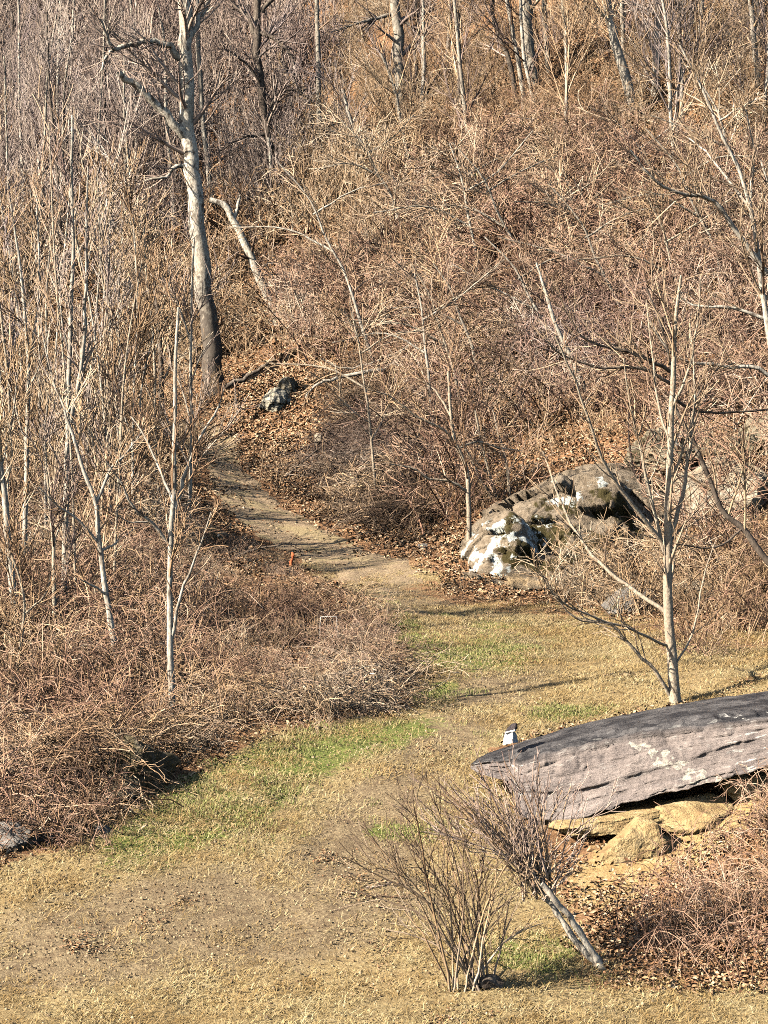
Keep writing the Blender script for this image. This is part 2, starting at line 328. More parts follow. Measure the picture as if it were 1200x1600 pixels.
# ------------------------------------------------------------------ mesh helpers
class MB:
    """collects tubes and faces; build() makes ONE mesh"""
    def __init__(s): s.v = []; s.q = []; s.t = []; s.n = 0
    def add(s, V, Q=None, T=None):
        s.v.append(V)
        if Q is not None and len(Q): s.q.append(Q + s.n)
        if T is not None and len(T): s.t.append(T + s.n)
        s.n += len(V)
    def tubes(s, P, R, sides=3):
        """P (n,k,3), R (n,k): n tapering tubes"""
        P = np.asarray(P, float); R = np.asarray(R, float); n, k, _ = P.shape
        if n == 0: return
        T = np.gradient(P, axis=1); T /= np.linalg.norm(T, axis=2, keepdims=True) + 1e-9
        mean = P[:, -1] - P[:, 0]; mean /= np.linalg.norm(mean, axis=1, keepdims=True) + 1e-9
        ref = np.where(np.abs(mean[:, 2:3]) < .8, np.array([[0, 0, 1.]]), np.array([[1., 0, 0]]))
        ref = np.cross(mean, ref); ref = np.repeat(ref[:, None], k, 1)
        A = ref - (ref * T).sum(2, keepdims=True) * T; A /= np.linalg.norm(A, axis=2, keepdims=True) + 1e-9
        B = np.cross(T, A)
        th = np.arange(sides) * 2 * np.pi / sides
        ring = A[:, :, None] * np.cos(th)[None, None, :, None] + B[:, :, None] * np.sin(th)[None, None, :, None]
        V = P[:, :, None] + ring * R[:, :, None, None]
        idx = np.arange(n * k * sides).reshape(n, k, sides); nx = np.roll(idx, -1, axis=2)
        Q = np.stack([idx[:, :-1], nx[:, :-1], nx[:, 1:], idx[:, 1:]], -1).reshape(-1, 4)
        s.add(V.reshape(-1, 3), Q)
    def cap(s, ring_pts):
        n = len(ring_pts); c = ring_pts.mean(0)
        V = np.vstack([ring_pts, c]); T = np.array([[i, (i + 1) % n, n] for i in range(n)]); s.add(V, None, T)
    def mesh(s, name, mat, smooth=False):
        me = bpy.data.meshes.new(name)
        V = np.concatenate(s.v) if s.v else np.zeros((0, 3))
        Q = np.concatenate(s.q) if s.q else np.zeros((0, 4), int); T = np.concatenate(s.t) if s.t else np.zeros((0, 3), int)
        me.vertices.add(len(V)); me.vertices.foreach_set('co', V.astype(np.float32).ravel())
        me.loops.add(len(Q) * 4 + len(T) * 3); me.loops.foreach_set('vertex_index', np.concatenate([Q.ravel(), T.ravel()]).astype(np.int32))
        me.polygons.add(len(Q) + len(T))
        st = np.concatenate([np.arange(len(Q)) * 4, len(Q) * 4 + np.arange(len(T)) * 3]).astype(np.int32)
        me.polygons.foreach_set('loop_start', st)
        if smooth: me.polygons.foreach_set('use_smooth', np.ones(len(Q) + len(T), bool))
        me.materials.append(mat); me.update(calc_edges=True); me.validate(); return me
    def build(s, name, mat, parent=None, smooth=False):
        o = bpy.data.objects.new(name, s.mesh(name, mat, smooth)); COL.objects.link(o)
        if parent is not None:
            o.parent = parent; o.location = -np.array(parent.location)
        return o
def tag(o, label=None, cat=None, group=None, kind=None):
    for k, v in (('label', label), ('category', cat), ('group', group), ('kind', kind)):
        if v: o[k] = v
    return o
def empty(name, loc, label, cat, group=None):
    o = bpy.data.objects.new(name, None); COL.objects.link(o); o.empty_display_size = .2
    o.location = loc; return tag(o, label, cat, group)
def resample(P, k, smooth=True):
    P = np.asarray(P, float); n = len(P)
    if n == 2:
        u = np.linspace(0, 1, k)[:, None]; return P[0] * (1 - u) + P[1] * u
    E = np.vstack([2 * P[0] - P[1], P, 2 * P[-1] - P[-2]])
    t = np.linspace(0, n - 1, k); i = np.minimum(t.astype(int), n - 2); u = (t - i)[:, None]
    a, b, c, d = E[i], E[i+1], E[i+2], E[i+3]
    return .5 * ((2*b) + (-a + c)*u + (2*a - 5*b + 4*c - d)*u*u + (-a + 3*b - 3*c + d)*u**3)
def unit(v): return v / (np.linalg.norm(v, axis=-1, keepdims=True) + 1e-9)

def grow(P, R, n, rg, L, ang=(.5, 1.1), k=5, rf=.6, rtip=.004, rmax=.03, wig=.18, trop=.25, srange=(.25, 1.0), bias=None, taper_len=.5, spread=1.0):
    """n side shoots off the tubes (P, R); longer parents bear more"""
    m, kk, _ = P.shape
    seg = np.linalg.norm(np.diff(P, axis=1), axis=2).sum(1); par = rg.choice(m, n, p=seg / seg.sum())
    s = rg.uniform(*srange, n); f = s * (kk - 1); i = np.minimum(f.astype(int), kk - 2); u = (f - i)[:, None]
    p0 = P[par, i] * (1 - u) + P[par, i+1] * u; r0 = R[par, i] * (1 - u[:, 0]) + R[par, i+1] * u[:, 0]
    t = unit(P[par, i+1] - P[par, i])
    q = rg.normal(size=(n, 3)); q[:, 2] *= spread; q = unit(q - (q * t).sum(1, keepdims=True) * t)
    a = rg.uniform(*ang, n)[:, None]
    d = t * np.cos(a) + q * np.sin(a)
    if bias is not None: d = unit(d + np.asarray(bias))
    ln = L * rg.uniform(.55, 1.2, n) * (1 - taper_len * s)
    out = np.zeros((n, k, 3)); out[:, 0] = p0; cur = p0.copy(); w = rg.normal(size=(n, 3)) * wig
    for j in range(1, k):
        w = w * .6 + rg.normal(size=(n, 3)) * wig
        d = unit(d + w * .6 + np.array([0, 0, trop / (k - 1)]))
        cur = cur + d * (ln / (k - 1))[:, None]; out[:, j] = cur
    rr = np.minimum(np.maximum(r0 * rf, rtip * 1.15), rmax)
    R2 = rr[:, None] * (1 - np.linspace(0, 1, k)[None]) + rtip * np.linspace(0, 1, k)[None]
    return out, R2

# ------------------------------------------------------------------ the ground and the path
def make_ground():
    ys = [6.0]
    while ys[-1] < 175: ys.append(ys[-1] + max(.07, .0052 * ys[-1]))
    ys += [190, 230, 300, 420]; ys = np.array(ys)
    u = np.linspace(-1, 1, 231); nx = len(u)
    half = np.clip(.235 * ys + 3, 5, 60)
    X = u[None] * half[:, None]; X[:, 0] = -260; X[:, -1] = 260; X[:, 1] = -90; X[:, -2] = 90
    Y = np.repeat(ys[:, None], nx, 1); Z = gz(X.ravel(), Y.ravel()).reshape(X.shape)
    V = np.stack([X, Y, Z], -1).reshape(-1, 3)
    idx = np.arange(len(V)).reshape(X.shape)
    Q = np.stack([idx[:-1, :-1], idx[:-1, 1:], idx[1:, 1:], idx[1:, :-1]], -1).reshape(-1, 4)
    mb = MB(); mb.add(V, Q); o = mb.build('ground', M['ground'], smooth=True); tag(o, 'straw coloured lawn rising into a leaf covered hillside', kind='structure')
    px, py = project(V)
    mask = np.zeros((len(V), 4), np.float32); 
    def blob(cx, cy, rx, ry, rot=0):
        c, s = math.cos(rot), math.sin(rot); x, y = px - cx, py - cy
        a = (x * c + y * s) / rx; b = (-x * s + y * c) / ry
        return np.clip(1.25 - np.sqrt(a * a + b * b), 0, .62)
    for a in [(330,1440,420,95,-.12),(120,1500,260,50,-.1),(560,1330,150,60,-.3),(480,1400,150,40,0),(640,1230,120,40,-.5),(700,960,100,30,.1),(600,930,110,30,.2),(760,1075,120,34,-.2),(690,1150,110,40,-.4),(600,1250,140,50,-.5),(800,1010,60,16,0)]:
        mask[:, 0] = np.maximum(mask[:, 0], blob(*a))
    for a in [(745,1022,120,30,0),(620,990,60,30,0),(330,1260,230,60,-.45),(450,1190,190,50,-.35),(885,1115,80,14,-.1),(640,1000,50,25,0),(520,1165,190,36,-.2),(850,1490,110,34,0),(250,1300,90,30,-.4),(1150,1530,150,20,0),(660,1085,70,16,-.3),(780,975,60,10,0),(620,1300,60,15,0)]:
        mask[:, 1] = np.maximum(mask[:, 1], blob(*a))
    lawn = in_poly(px, py, LAWN); rb = in_poly(px, py, RIGHTBANK)
    mask[:, 2] = np.where(~lawn | rb, .62, 0)
    near_edge = np.maximum.reduce([blob(760,930,150,26,.1), blob(1100,990,180,26,.1), blob(640,875,70,14,.2), blob(960,1500,90,60,0), blob(900,950,200,14,0)])
    mask[:, 2] = np.maximum(mask[:, 2], np.where(lawn, near_edge * .8, 0)); mask[V[:, 1] < 15] = 0
    mask[:, 3] = np.maximum.reduce([blob(960,1370,90,60,-.3), blob(1110,1290,110,34,-.3), blob(1060,1340,90,30,-.3)])
    ca = o.data.color_attributes.new('mask', 'FLOAT_COLOR', 'POINT'); ca.data.foreach_set('color', mask.ravel())
    return o
make_ground()

def make_path():
    left = [(640,1000),(560,945),(505,905),(455,872),(388,832),(342,792),(322,748),(318,715),(290,692),(240,680)]
    right = [(800,960),(720,915),(640,868),(560,842),(490,812),(430,772),(392,738),(368,708),(330,672),(250,655)]
    A = np.array([hit(*p) for p in left])[:, :2]; B = np.array([hit(*p) for p in right])[:, :2]
    A = resample(np.c_[A, np.zeros(len(A))], 150)[:, :2]; B = resample(np.c_[B, np.zeros(len(B))], 150)[:, :2]
    C = (A + B) / 2
    hw = np.clip(np.linalg.norm(B - A, axis=1) / 2, 1.0, 2.1); D = unit(B - A)
    us = np.linspace(-1, 1, 21); rows = []
    for i in range(150):
        w = hw[i] * us
        e = 1 + .16 * (vnoise(np.array([i * .13]), np.array([3.3]), 1)[0] - .5) + .12 * (vnoise(np.array([i * .5]), np.array([8.3]), 1)[0] - .5)
        q = C[i] + D[i] * (w * e)[:, None]
        z = gz(q[:, 0], q[:, 1]) + .03 - .10 * np.abs(us) ** 6 - .12 * max(0, 1 - i / 34) ** 1.2 + .06 * (vnoise(q[:, 0], q[:, 1], .35) - .5)
        rows.append(np.c_[q, z])
    V = np.concatenate(rows); idx = np.arange(len(V)).reshape(150, 21)
    Q = np.stack([idx[:-1, :-1], idx[1:, :-1], idx[1:, 1:], idx[:-1, 1:]], -1).reshape(-1, 4)
    mb = MB(); mb.add(V, Q); o = mb.build('path', M['path'], smooth=True); tag(o, 'worn earth track climbing round the bank into the woods', kind='structure')
make_path()

# ------------------------------------------------------------------ rocks
def rock(name, center, size, mat, seed, label, rotz=0., planes=13, rough=.09, sub=5, sharp=.16, cat='rock', tilt=0., group=None, slabby=0.):
    rr = np.random.default_rng(seed)
    bm = bmesh.new(); bmesh.ops.create_icosphere(bm, subdivisions=sub, radius=1)
    n = unit(rr.normal(size=(planes, 3))); h = rr.uniform(.68, 1.0, planes)
    if slabby: n = np.vstack([n, [0, 0, 1], [0, -.25, -.97], [.1, -1, .1]]); h = np.append(h, [slabby, slabby, .8])
    size = np.array(size) / 2; off = Vector(rr.uniform(-50, 50, 3))
    cr, sr = math.cos(rotz), math.sin(rotz); ctl, stl = math.cos(tilt), math.sin(tilt)
    for v in bm.verts:
        u = np.array(v.co)
        dd = n @ u; r = np.min(np.where(dd > .05, h / np.maximum(dd, .05), 9)); r = min(r, 1.15)
        p = u * r
        f = mnoise.fractal(Vector(p * 1.6) + off, .9, 2.0, 6) * rough * 1.6
        f -= abs(mnoise.noise(Vector(p * 2.3) + off)) ** .5 * rough * .9 - rough * .4
        f += (abs(mnoise.noise(Vector((p[0] * 2, p[1] * 2, p[2] * 7)) + off)) - .2) * rough
        p = p * (1 + f) * size
        x, z = p[0] * ctl - p[2] * stl, p[0] * stl + p[2] * ctl
        v.co = (x * cr - p[1] * sr, x * sr + p[1] * cr, z)
    me = bpy.data.meshes.new(name); bm.to_mesh(me); bm.free(); me.materials.append(mat)
    o = bpy.data.objects.new(name, me); COL.objects.link(o); o.location = center
    return tag(o, label, cat, group)
def rock_px(name, px, py, d, wpx, hpx, depth, mat, seed, label, **kw):
    """a rock whose middle shows at (px, py), d metres away"""
    s = d / F_PX; return rock(name, W(px, py, d), (wpx * s, depth, hpx * s), mat, seed, label, **kw)

def make_slab():
    st = np.array([735, 745, 762, 798, 812, 880, 960, 1040, 1120, 1200, 1300.])
    back = np.array([1194, 1186, 1176, 1166, 1158, 1137, 1118, 1102, 1088, 1078, 1068])
    front = np.array([1197, 1193, 1190, 1189, 1190, 1170, 1153, 1141, 1131, 1123, 1114])
    bot = np.array([1200, 1206, 1212, 1222, 1276, 1290, 1264, 1241, 1224, 1198, 1182])
    dF = np.array([28.6, 28.45, 28.35, 28.25, 27.95, 27.8, 27.65, 27.5, 27.35, 27.2, 27.1]); dB = np.array([28.7, 28.9, 29.1, 29.3, 29.5, 29.5, 29.5, 29.4, 29.4, 29.3, 29.3])
    dG = np.array([28.5, 28.3, 28.1, 27.95, 27.55, 27.35, 27.2, 27.05, 26.9, 26.75, 26.65])
    k = 230; xs = np.linspace(735, 1300, k); xs = 735 + (xs - 735) ** 1.35 / (565 ** .35)
    I = lambda a: np.interp(xs, st, a)
    b_, f_, g_, db, df, dg = map(I, (back, front, bot, dB, dF, dG))
    rings = []; uv = []
    L0 = W(735, 1190, 28.5)[0]
    for i in range(k):
        pB, pF, pG = W(xs[i], b_[i], db[i]), W(xs[i], f_[i], df[i]), W(xs[i], g_[i], dg[i])
        pH = np.array([pG[0], pG[1] + min(1.7, db[i] - dg[i] + .02), pG[2] + .03]); pK = np.array([pB[0], pB[1] + .04, (pB[2] + pH[2]) / 2])
        poly = [pB * .8 + pF * .2, pF, pG, pH, pK]; seg = [(pB, pF, 34), (pF, pG, 56), (pG, pH, 14), (pH, pK, 6), (pK, pB, 6)]
        ring = []; vv = []
        c0 = 0
        for a, c, m in seg:
            for j in range(m):
                t = j / m; ring.append(a * (1 - t) + c * t); vv.append(c0 + t * (.45 if c0 == 0 else .55 if c0 == .45 else .2))
            c0 += .45 if c0 == 0 else .55 if c0 == .45 else .2
        ring = np.array(ring)
        for _ in range(1): ring = ring * .5 + (np.roll(ring, 1, 0) + np.roll(ring, -1, 0)) * .25
        rings.append(ring); uv.append([(ring[j][0] - L0, vv[j]) for j in range(len(ring))])
    R = np.array(rings); UV = np.array(uv); m = R.shape[1]
    cen = R.mean(1, keepdims=True); dirn = unit(R - cen)
    for i in range(k):
        for j in range(m):
            p = R[i, j]; u, v = UV[i, j]
            f = mnoise.fractal(Vector(p * 1.3), .9, 2.0, 6) * .035 + mnoise.fractal(Vector(p * 6), .7, 2.0, 4) * .016
            bed = v * 13 + mnoise.noise(Vector((u * .8, v * 3, 1.))) * 1.5 + u * .35       # bedding planes: each layer stands proud by its own amount
            k0 = math.floor(bed); h0 = (math.sin(k0 * 12.9898 + 4.1) * 43758.5453) % 1; fr = bed - k0
            f += (h0 - .5) * .10 * min(1, fr * 6, (1 - fr) * 6 + .1) * (.5 + abs(mnoise.noise(Vector((u * 1.7, k0 * 3.3, 2.)))) * 2)
            f += .045 * mnoise.fractal(Vector((u * 4, k0 * 1.7, 9.)), .8, 2.0, 4) * (1 if .3 < v < .62 or v > .9 else .35)
            for cu, cs in ((.75, .5), (1.45, -.35), (2.55, .6), (3.3, -.2), (3.75, .3)):
                dcr = abs(u - cu - cs * (v - .7) + .10 * mnoise.noise(Vector((u * 3, v * 6, cu))))
                f -= .025 * max(0, 1 - dcr / .04) * (mnoise.noise(Vector((u * 2, v * 7, cu))) > -.1) * (1 if v > .4 else .4)
            R[i, j] = p + dirn[i, j] * f
    V = R.reshape(-1, 3); idx = np.arange(k * m).reshape(k, m); nx = np.roll(idx, -1, 1)
    Q = np.stack([idx[:-1], idx[1:], nx[1:], nx[:-1]], -1).reshape(-1, 4)
    mb = MB(); mb.add(V, Q[:, ::-1]); mb.add(R[0][::-1].copy() * 0 + R[0], None, None)
    me_T = np.array([[j, (j + 1) % m, m] for j in range(m)]); mb.add(np.vstack([R[0], R[0].mean(0)]), None, me_T); mb.add(np.vstack([R[-1], R[-1].mean(0)]), None, me_T[:, ::-1])
    o = mb.build('stone_slab', M['slab'])
    UVall = np.concatenate([UV.reshape(-1, 2), np.repeat(UV[0], 1, 0), UV[0], UV[0][:1], UV[-1], UV[-1][:1]])
    ul = o.data.uv_layers.new(name='UVMap'); li = np.zeros(len(o.data.loops), np.int32); o.data.loops.foreach_get('vertex_index', li)
    ul.data.foreach_set('uv', UVall[li].astype(np.float32).ravel())
    return tag(o, 'long grey stone slab with pale quartz vein, tilted out of the right bank', 'rock')
make_slab()
rock_px('boulder', 965, 1284, 27.35, 195, 50, 1.1, M['rock_yellow'], 3, 'flat yellowish stone wedged under the grey slab', planes=8, rough=.05, tilt=.16, rotz=.1, slabby=.62)
rock_px('boulder', 985, 1352, 26.7, 130, 130, .9, M['rock_yellow'], 7, 'rounded yellow boulder below the flat stone under the slab', planes=16, rough=.06)
rock_px('boulder', 1085, 1275, 27.2, 110, 70, .9, M['rock_yellow'], 9, 'small yellowish stone in leaf litter right under the slab', planes=14, rough=.05)
rock_px('boulder', 1175, 1230, 27.4, 90, 50, .8, M['rock_yellow'], 12, 'ochre stone beneath the slab at the right edge', planes=14)
# little stack of stones on the slab's tip
def stack():
    d = 28.6; s = d / F_PX
    def prism(name, rings, mat, label):
        mb = MB(); R = [np.array([W(x, y, dd) for x, y, dd in r]) for r in rings]; n = len(R[0])
        V = np.concatenate(R); idx = np.arange(len(V)).reshape(len(R), n); nx = np.roll(idx, -1, 1)
        Q = np.stack([idx[:-1], idx[1:], nx[1:], nx[:-1]], -1).reshape(-1, 4)
        mb.add(V, Q); mb.cap(R[0]); mb.cap(R[-1]); o = mb.build(name, mat)
        bv = o.modifiers.new('bevel', 'BEVEL'); bv.width = .008; bv.segments = 2
        bpy.context.view_layer.update()
        return tag(o, label, 'stone')
    prism('standing_stone', [[(785,1164,28.5),(801,1161,28.35),(810,1160,28.6),(795,1160,28.75)], [(787,1152,28.5),(801,1150,28.38),(808,1149,28.6),(795,1150,28.72)], [(789,1145,28.52),(801,1143,28.42),(805,1143,28.6),(796,1143,28.68)]], M['rock_white'], 'white wedge shaped stone standing on the tip of the slab')
    prism('flat_stone', [[(788,1145.5,28.45),(804,1142.5,28.4),(807,1142,28.62),(793,1144,28.68)], [(789,1143.2,28.47),(805,1139.6,28.42),(807,1139.2,28.62),(794,1141.5,28.66)]], M['rock_white'], 'thin white stone between the wedge and the dark cap stone')
    prism('cap_stone', [[(789,1143,28.46),(805,1139.3,28.42),(808,1139,28.62),(794,1141.2,28.67)], [(793,1137,28.48),(806,1132.5,28.44),(809,1133,28.6),(797,1136,28.64)], [(799,1131,28.52),(806,1129.5,28.47),(808,1130,28.56),(802,1131,28.6)]], M['rock_black'], 'dark cap stone topping the little white stack on the slab')
stack()
# lichen covered outcrop beside the lawn
def make_outcrop():
    nc, nr, nb = 150, 84, 14
    px = np.linspace(706, 1040, nc)
    yb = np.interp(px, [706,740,790,840,900,960,1040], [900,920,930,938,938,928,915]) + 14
    yt = np.interp(px, [706,725,760,800,850,880,930,980,1040], [888,850,815,792,768,748,736,736,752])
    db = np.interp(px, [706,740,800,860,960,1040], [44.9,44.0,43.6,43.7,44.2,45.0])
    V = np.zeros((nr + nb, nc, 3)); at = np.zeros((nr + nb, nc, 4))
    for j in range(nr + nb):
        for i in range(nc):
            t = min(1, j / (nr - 1)); d = db[i] + (2.2 if px[i] > 860 else 1.6 + .6 * max(0, (px[i] - 800) / 60)) * t ** 1.2
            py = yb[i] + (yt[i] - yb[i]) * t; d += 1.0 * max(0, (t - .8) / .2) ** 2 * .35
            p = W(px[i], py, d)
            if j >= nr: q = (j - nr + 1) / nb; p = p + np.array([.1 * q, 2.6 * q, .35 * q - .25 * q * q])
            V[j, i] = p
            sx, sy = project(p)
            g = lambda cx, cy, rx, ry: math.exp(-((sx - cx) / rx) ** 2 - ((sy - cy) / ry) ** 2)
            at[j, i] = (.85 * min(1, g(750,875,60,55) + g(785,850,50,40) + g(840,825,45,40) + g(890,770,60,24) + .7 * g(970,755,60,24)), min(1, g(835,810,40,50) + g(850,860,50,50) + g(905,830,60,60) + g(965,810,60,50) + g(790,850,40,40)), g(860,915,130,22) + .6 * g(1000,870,60,50), 1)
    B = V.copy()
    for j in range(nr + nb):
        for i in range(nc):
            p = Vector(B[j, i]); dist, pts = mnoise.voronoi(Vector((p.x * 1.15, p.y * .8, p.z * 1.5)) + mnoise.noise_vector(p * .9) * .12)
            c = pts[0]; h = mnoise.random_unit_vector() if False else None
            r1 = (math.sin(c.x * 12.99 + c.y * 78.2 + c.z * 37.7) * 43758.5) % 1; r2 = (math.sin(c.x * 39.3 + c.y * 11.1 + c.z * 83.1) * 24634.6) % 1; r3 = (math.sin(c.x * 73.1 + c.z * 52.2) * 13758.5) % 1
            d2, p2 = mnoise.voronoi(Vector((p.x * 3.2, p.y * 2.5, p.z * 4.2))); e1 = (math.sin(p2[0].x * 12.99 + p2[0].y * 78.2 + p2[0].z * 37.7) * 43758.5) % 1
            off = (r1 - .5) * .50 + (e1 - .5) * .16 + ((p.x * 1.15 - c.x) * (r2 - .5) + (p.z * 1.5 - c.z) * (r3 - .6)) * .55
            off += mnoise.fractal(p * 1.8, .9, 2.0, 6) * .07 - max(0, .10 - (dist[1] - dist[0])) * .9
            off += .05 * (abs(mnoise.noise(Vector((p.x * 1.2, p.y, p.z * 6)))) - .2)
            V[j, i] = np.array(p) + np.array([-.35, -.80, .30]) * off
    idx = np.arange((nr + nb) * nc).reshape(nr + nb, nc)
    Q = np.stack([idx[:-1, :-1], idx[:-1, 1:], idx[1:, 1:], idx[1:, :-1]], -1).reshape(-1, 4)
    mb = MB(); mb.add(V.reshape(-1, 3), Q); o = mb.build('rock_outcrop', M['outcrop'])
    ca = o.data.color_attributes.new('growth', 'FLOAT_COLOR', 'POINT'); ca.data.foreach_set('color', at.astype(np.float32).ravel())
    return tag(o, 'broad mossy rock outcrop with white lichen at its left end beside the lawn', 'rock')
def outcrop_mat():
    m, nt, b = nodes_of('outcrop_stone'); p = mapped(nt)
    a = nt.nodes.new('ShaderNodeAttribute'); a.attribute_name = 'growth'; sp = nt.nodes.new('ShaderNodeSeparateColor'); nt.links.new(a.outputs['Color'], sp.inputs[0])
    n1 = noise(nt, 1.6, 7, p, .65); n2 = noise(nt, 8, 6, p, .7); n3 = noise(nt, 28, 4, p, .7)
    c = ramp(nt, n1, [(.32, (.15,.115,.08)), (.5, (.30,.235,.165)), (.68, (.42,.34,.25))])
    c = mixc(nt, ramp(nt, n2, [(.36,(.7,.7,.7)), (.55,(0,0,0))]), c, (.12,.09,.06))
    def grown(src, nz, w, lo, hi):
        q = nt.nodes.new('ShaderNodeMath'); q.operation = 'MULTIPLY_ADD'; nt.links.new(src, q.inputs[0]); q.inputs[1].default_value = w; nt.links.new(nz, q.inputs[2])
        return ramp(nt, q.outputs[0], [(lo,(0,0,0)), (hi,(1,1,1))])
    c = mixc(nt, grown(sp.outputs[2], noise(nt, 2.5, 4, p), .45, .78, .92), c, (.46,.33,.19))
    c = mixc(nt, grown(sp.outputs[1], noise(nt, 2.0, 10, mapped(nt, (1,1,.6)), .68), .34, .80, .85), c, mixc(nt, n3, (.025,.022,.010), (.12,.095,.04)))
    c = mixc(nt, grown(sp.outputs[0], noise(nt, 2.3, 12, p, .66), .32, .80, .825), c, mixc(nt, n3, (.50,.51,.45), (.78,.80,.74)))
    nt.links.new(c, b.inputs['Base Color']); b.inputs['Roughness'].default_value = .95; b.inputs['Specular IOR Level'].default_value = .1
    h = nt.nodes.new('ShaderNodeMath'); h.operation = 'ADD'; nt.links.new(n2, h.inputs[0]); nt.links.new(n3, h.inputs[1]); bump(nt, b, h.outputs[0], .9, .06); return m
M['outcrop'] = outcrop_mat(); make_outcrop()
rock_px('lichen_rock', 1062, 712, 49, 130, 80, 2.0, M['rock_mossy'], 33, 'grey lichen rock high behind the tall right sapling', planes=11, rough=.12)
rock_px('outcrop_rock', 1130, 800, 46.5, 160, 150, 2.2, M['rock_tan'], 36, 'pale tan rock behind the leaning dark stem at right', planes=12, rough=.10)
rock_px('outcrop_rock', 1190, 700, 49, 130, 110, 2.0, M['rock_mossy'], 39, 'half hidden rock at the right edge above the dry grass', planes=12, rough=.10)
rock_px('lawn_rock', 985, 945, 41.2, 90, 50, .8, M['rock_grey'], 41, 'low grey rock lying in dry grass below the outcrop', planes=11, rough=.06, tilt=.35)
rock_px('lawn_rock', 1075, 935, 41.5, 90, 50, .9, M['rock_tan'], 43, 'low tan rock in the grass right of the tall sapling', planes=12)
# rocks by the track and the bramble patch
rock_px('bank_rock', 428, 628, 63.2, 46, 46, .9, M['rock_pale'], 47, 'pale rounded rock in the leafy bank above the track', planes=14)
rock_px('bank_rock', 452, 610, 63.8, 34, 40, .8, M['rock_mossy'], 48, 'small mossy rock just right of the pale bank rock', planes=14)
rock_px('bank_rock', 497, 686, 58.2, 16, 18, .3, M['rock_tan'], 49, 'little pale stone beside the dead brush on the bank', sub=3)
rock_px('path_rock', 664, 857, 47.5, 26, 16, .3, M['rock_grey'], 52, 'small grey stone where the track meets the leaf litter', sub=3)
rock_px('path_rock', 335, 838, 47.6, 36, 30, .5, M['rock_mossy'], 53, 'mossy stone on the left shoulder of the track', sub=3)
rock_px('mossy_boulder', 212, 1204, 28.8, 130, 118, 1.4, M['rock_dark'], 60, 'mossy boulder with a black shaded side under brambles on the left', planes=10, rough=.10, rotz=.3)
rock_px('wall_stone', 22, 1318, 26.6, 90, 60, .6, M['rock_grey'], 61, 'grey stone half buried at the lawn edge, far left', planes=11, rough=.08)
rock_px('wall_stone', 75, 1312, 26.8, 50, 36, .4, M['rock_grey'], 62, 'smaller grey stone right of the far left stone', planes=11, rough=.08)
rock_px('wall_stone', 160, 1300, 27.0, 40, 26, .3, M['rock_grey'], 63, 'small dark stone at the grass edge below the mossy boulder', planes=11, rough=.08)

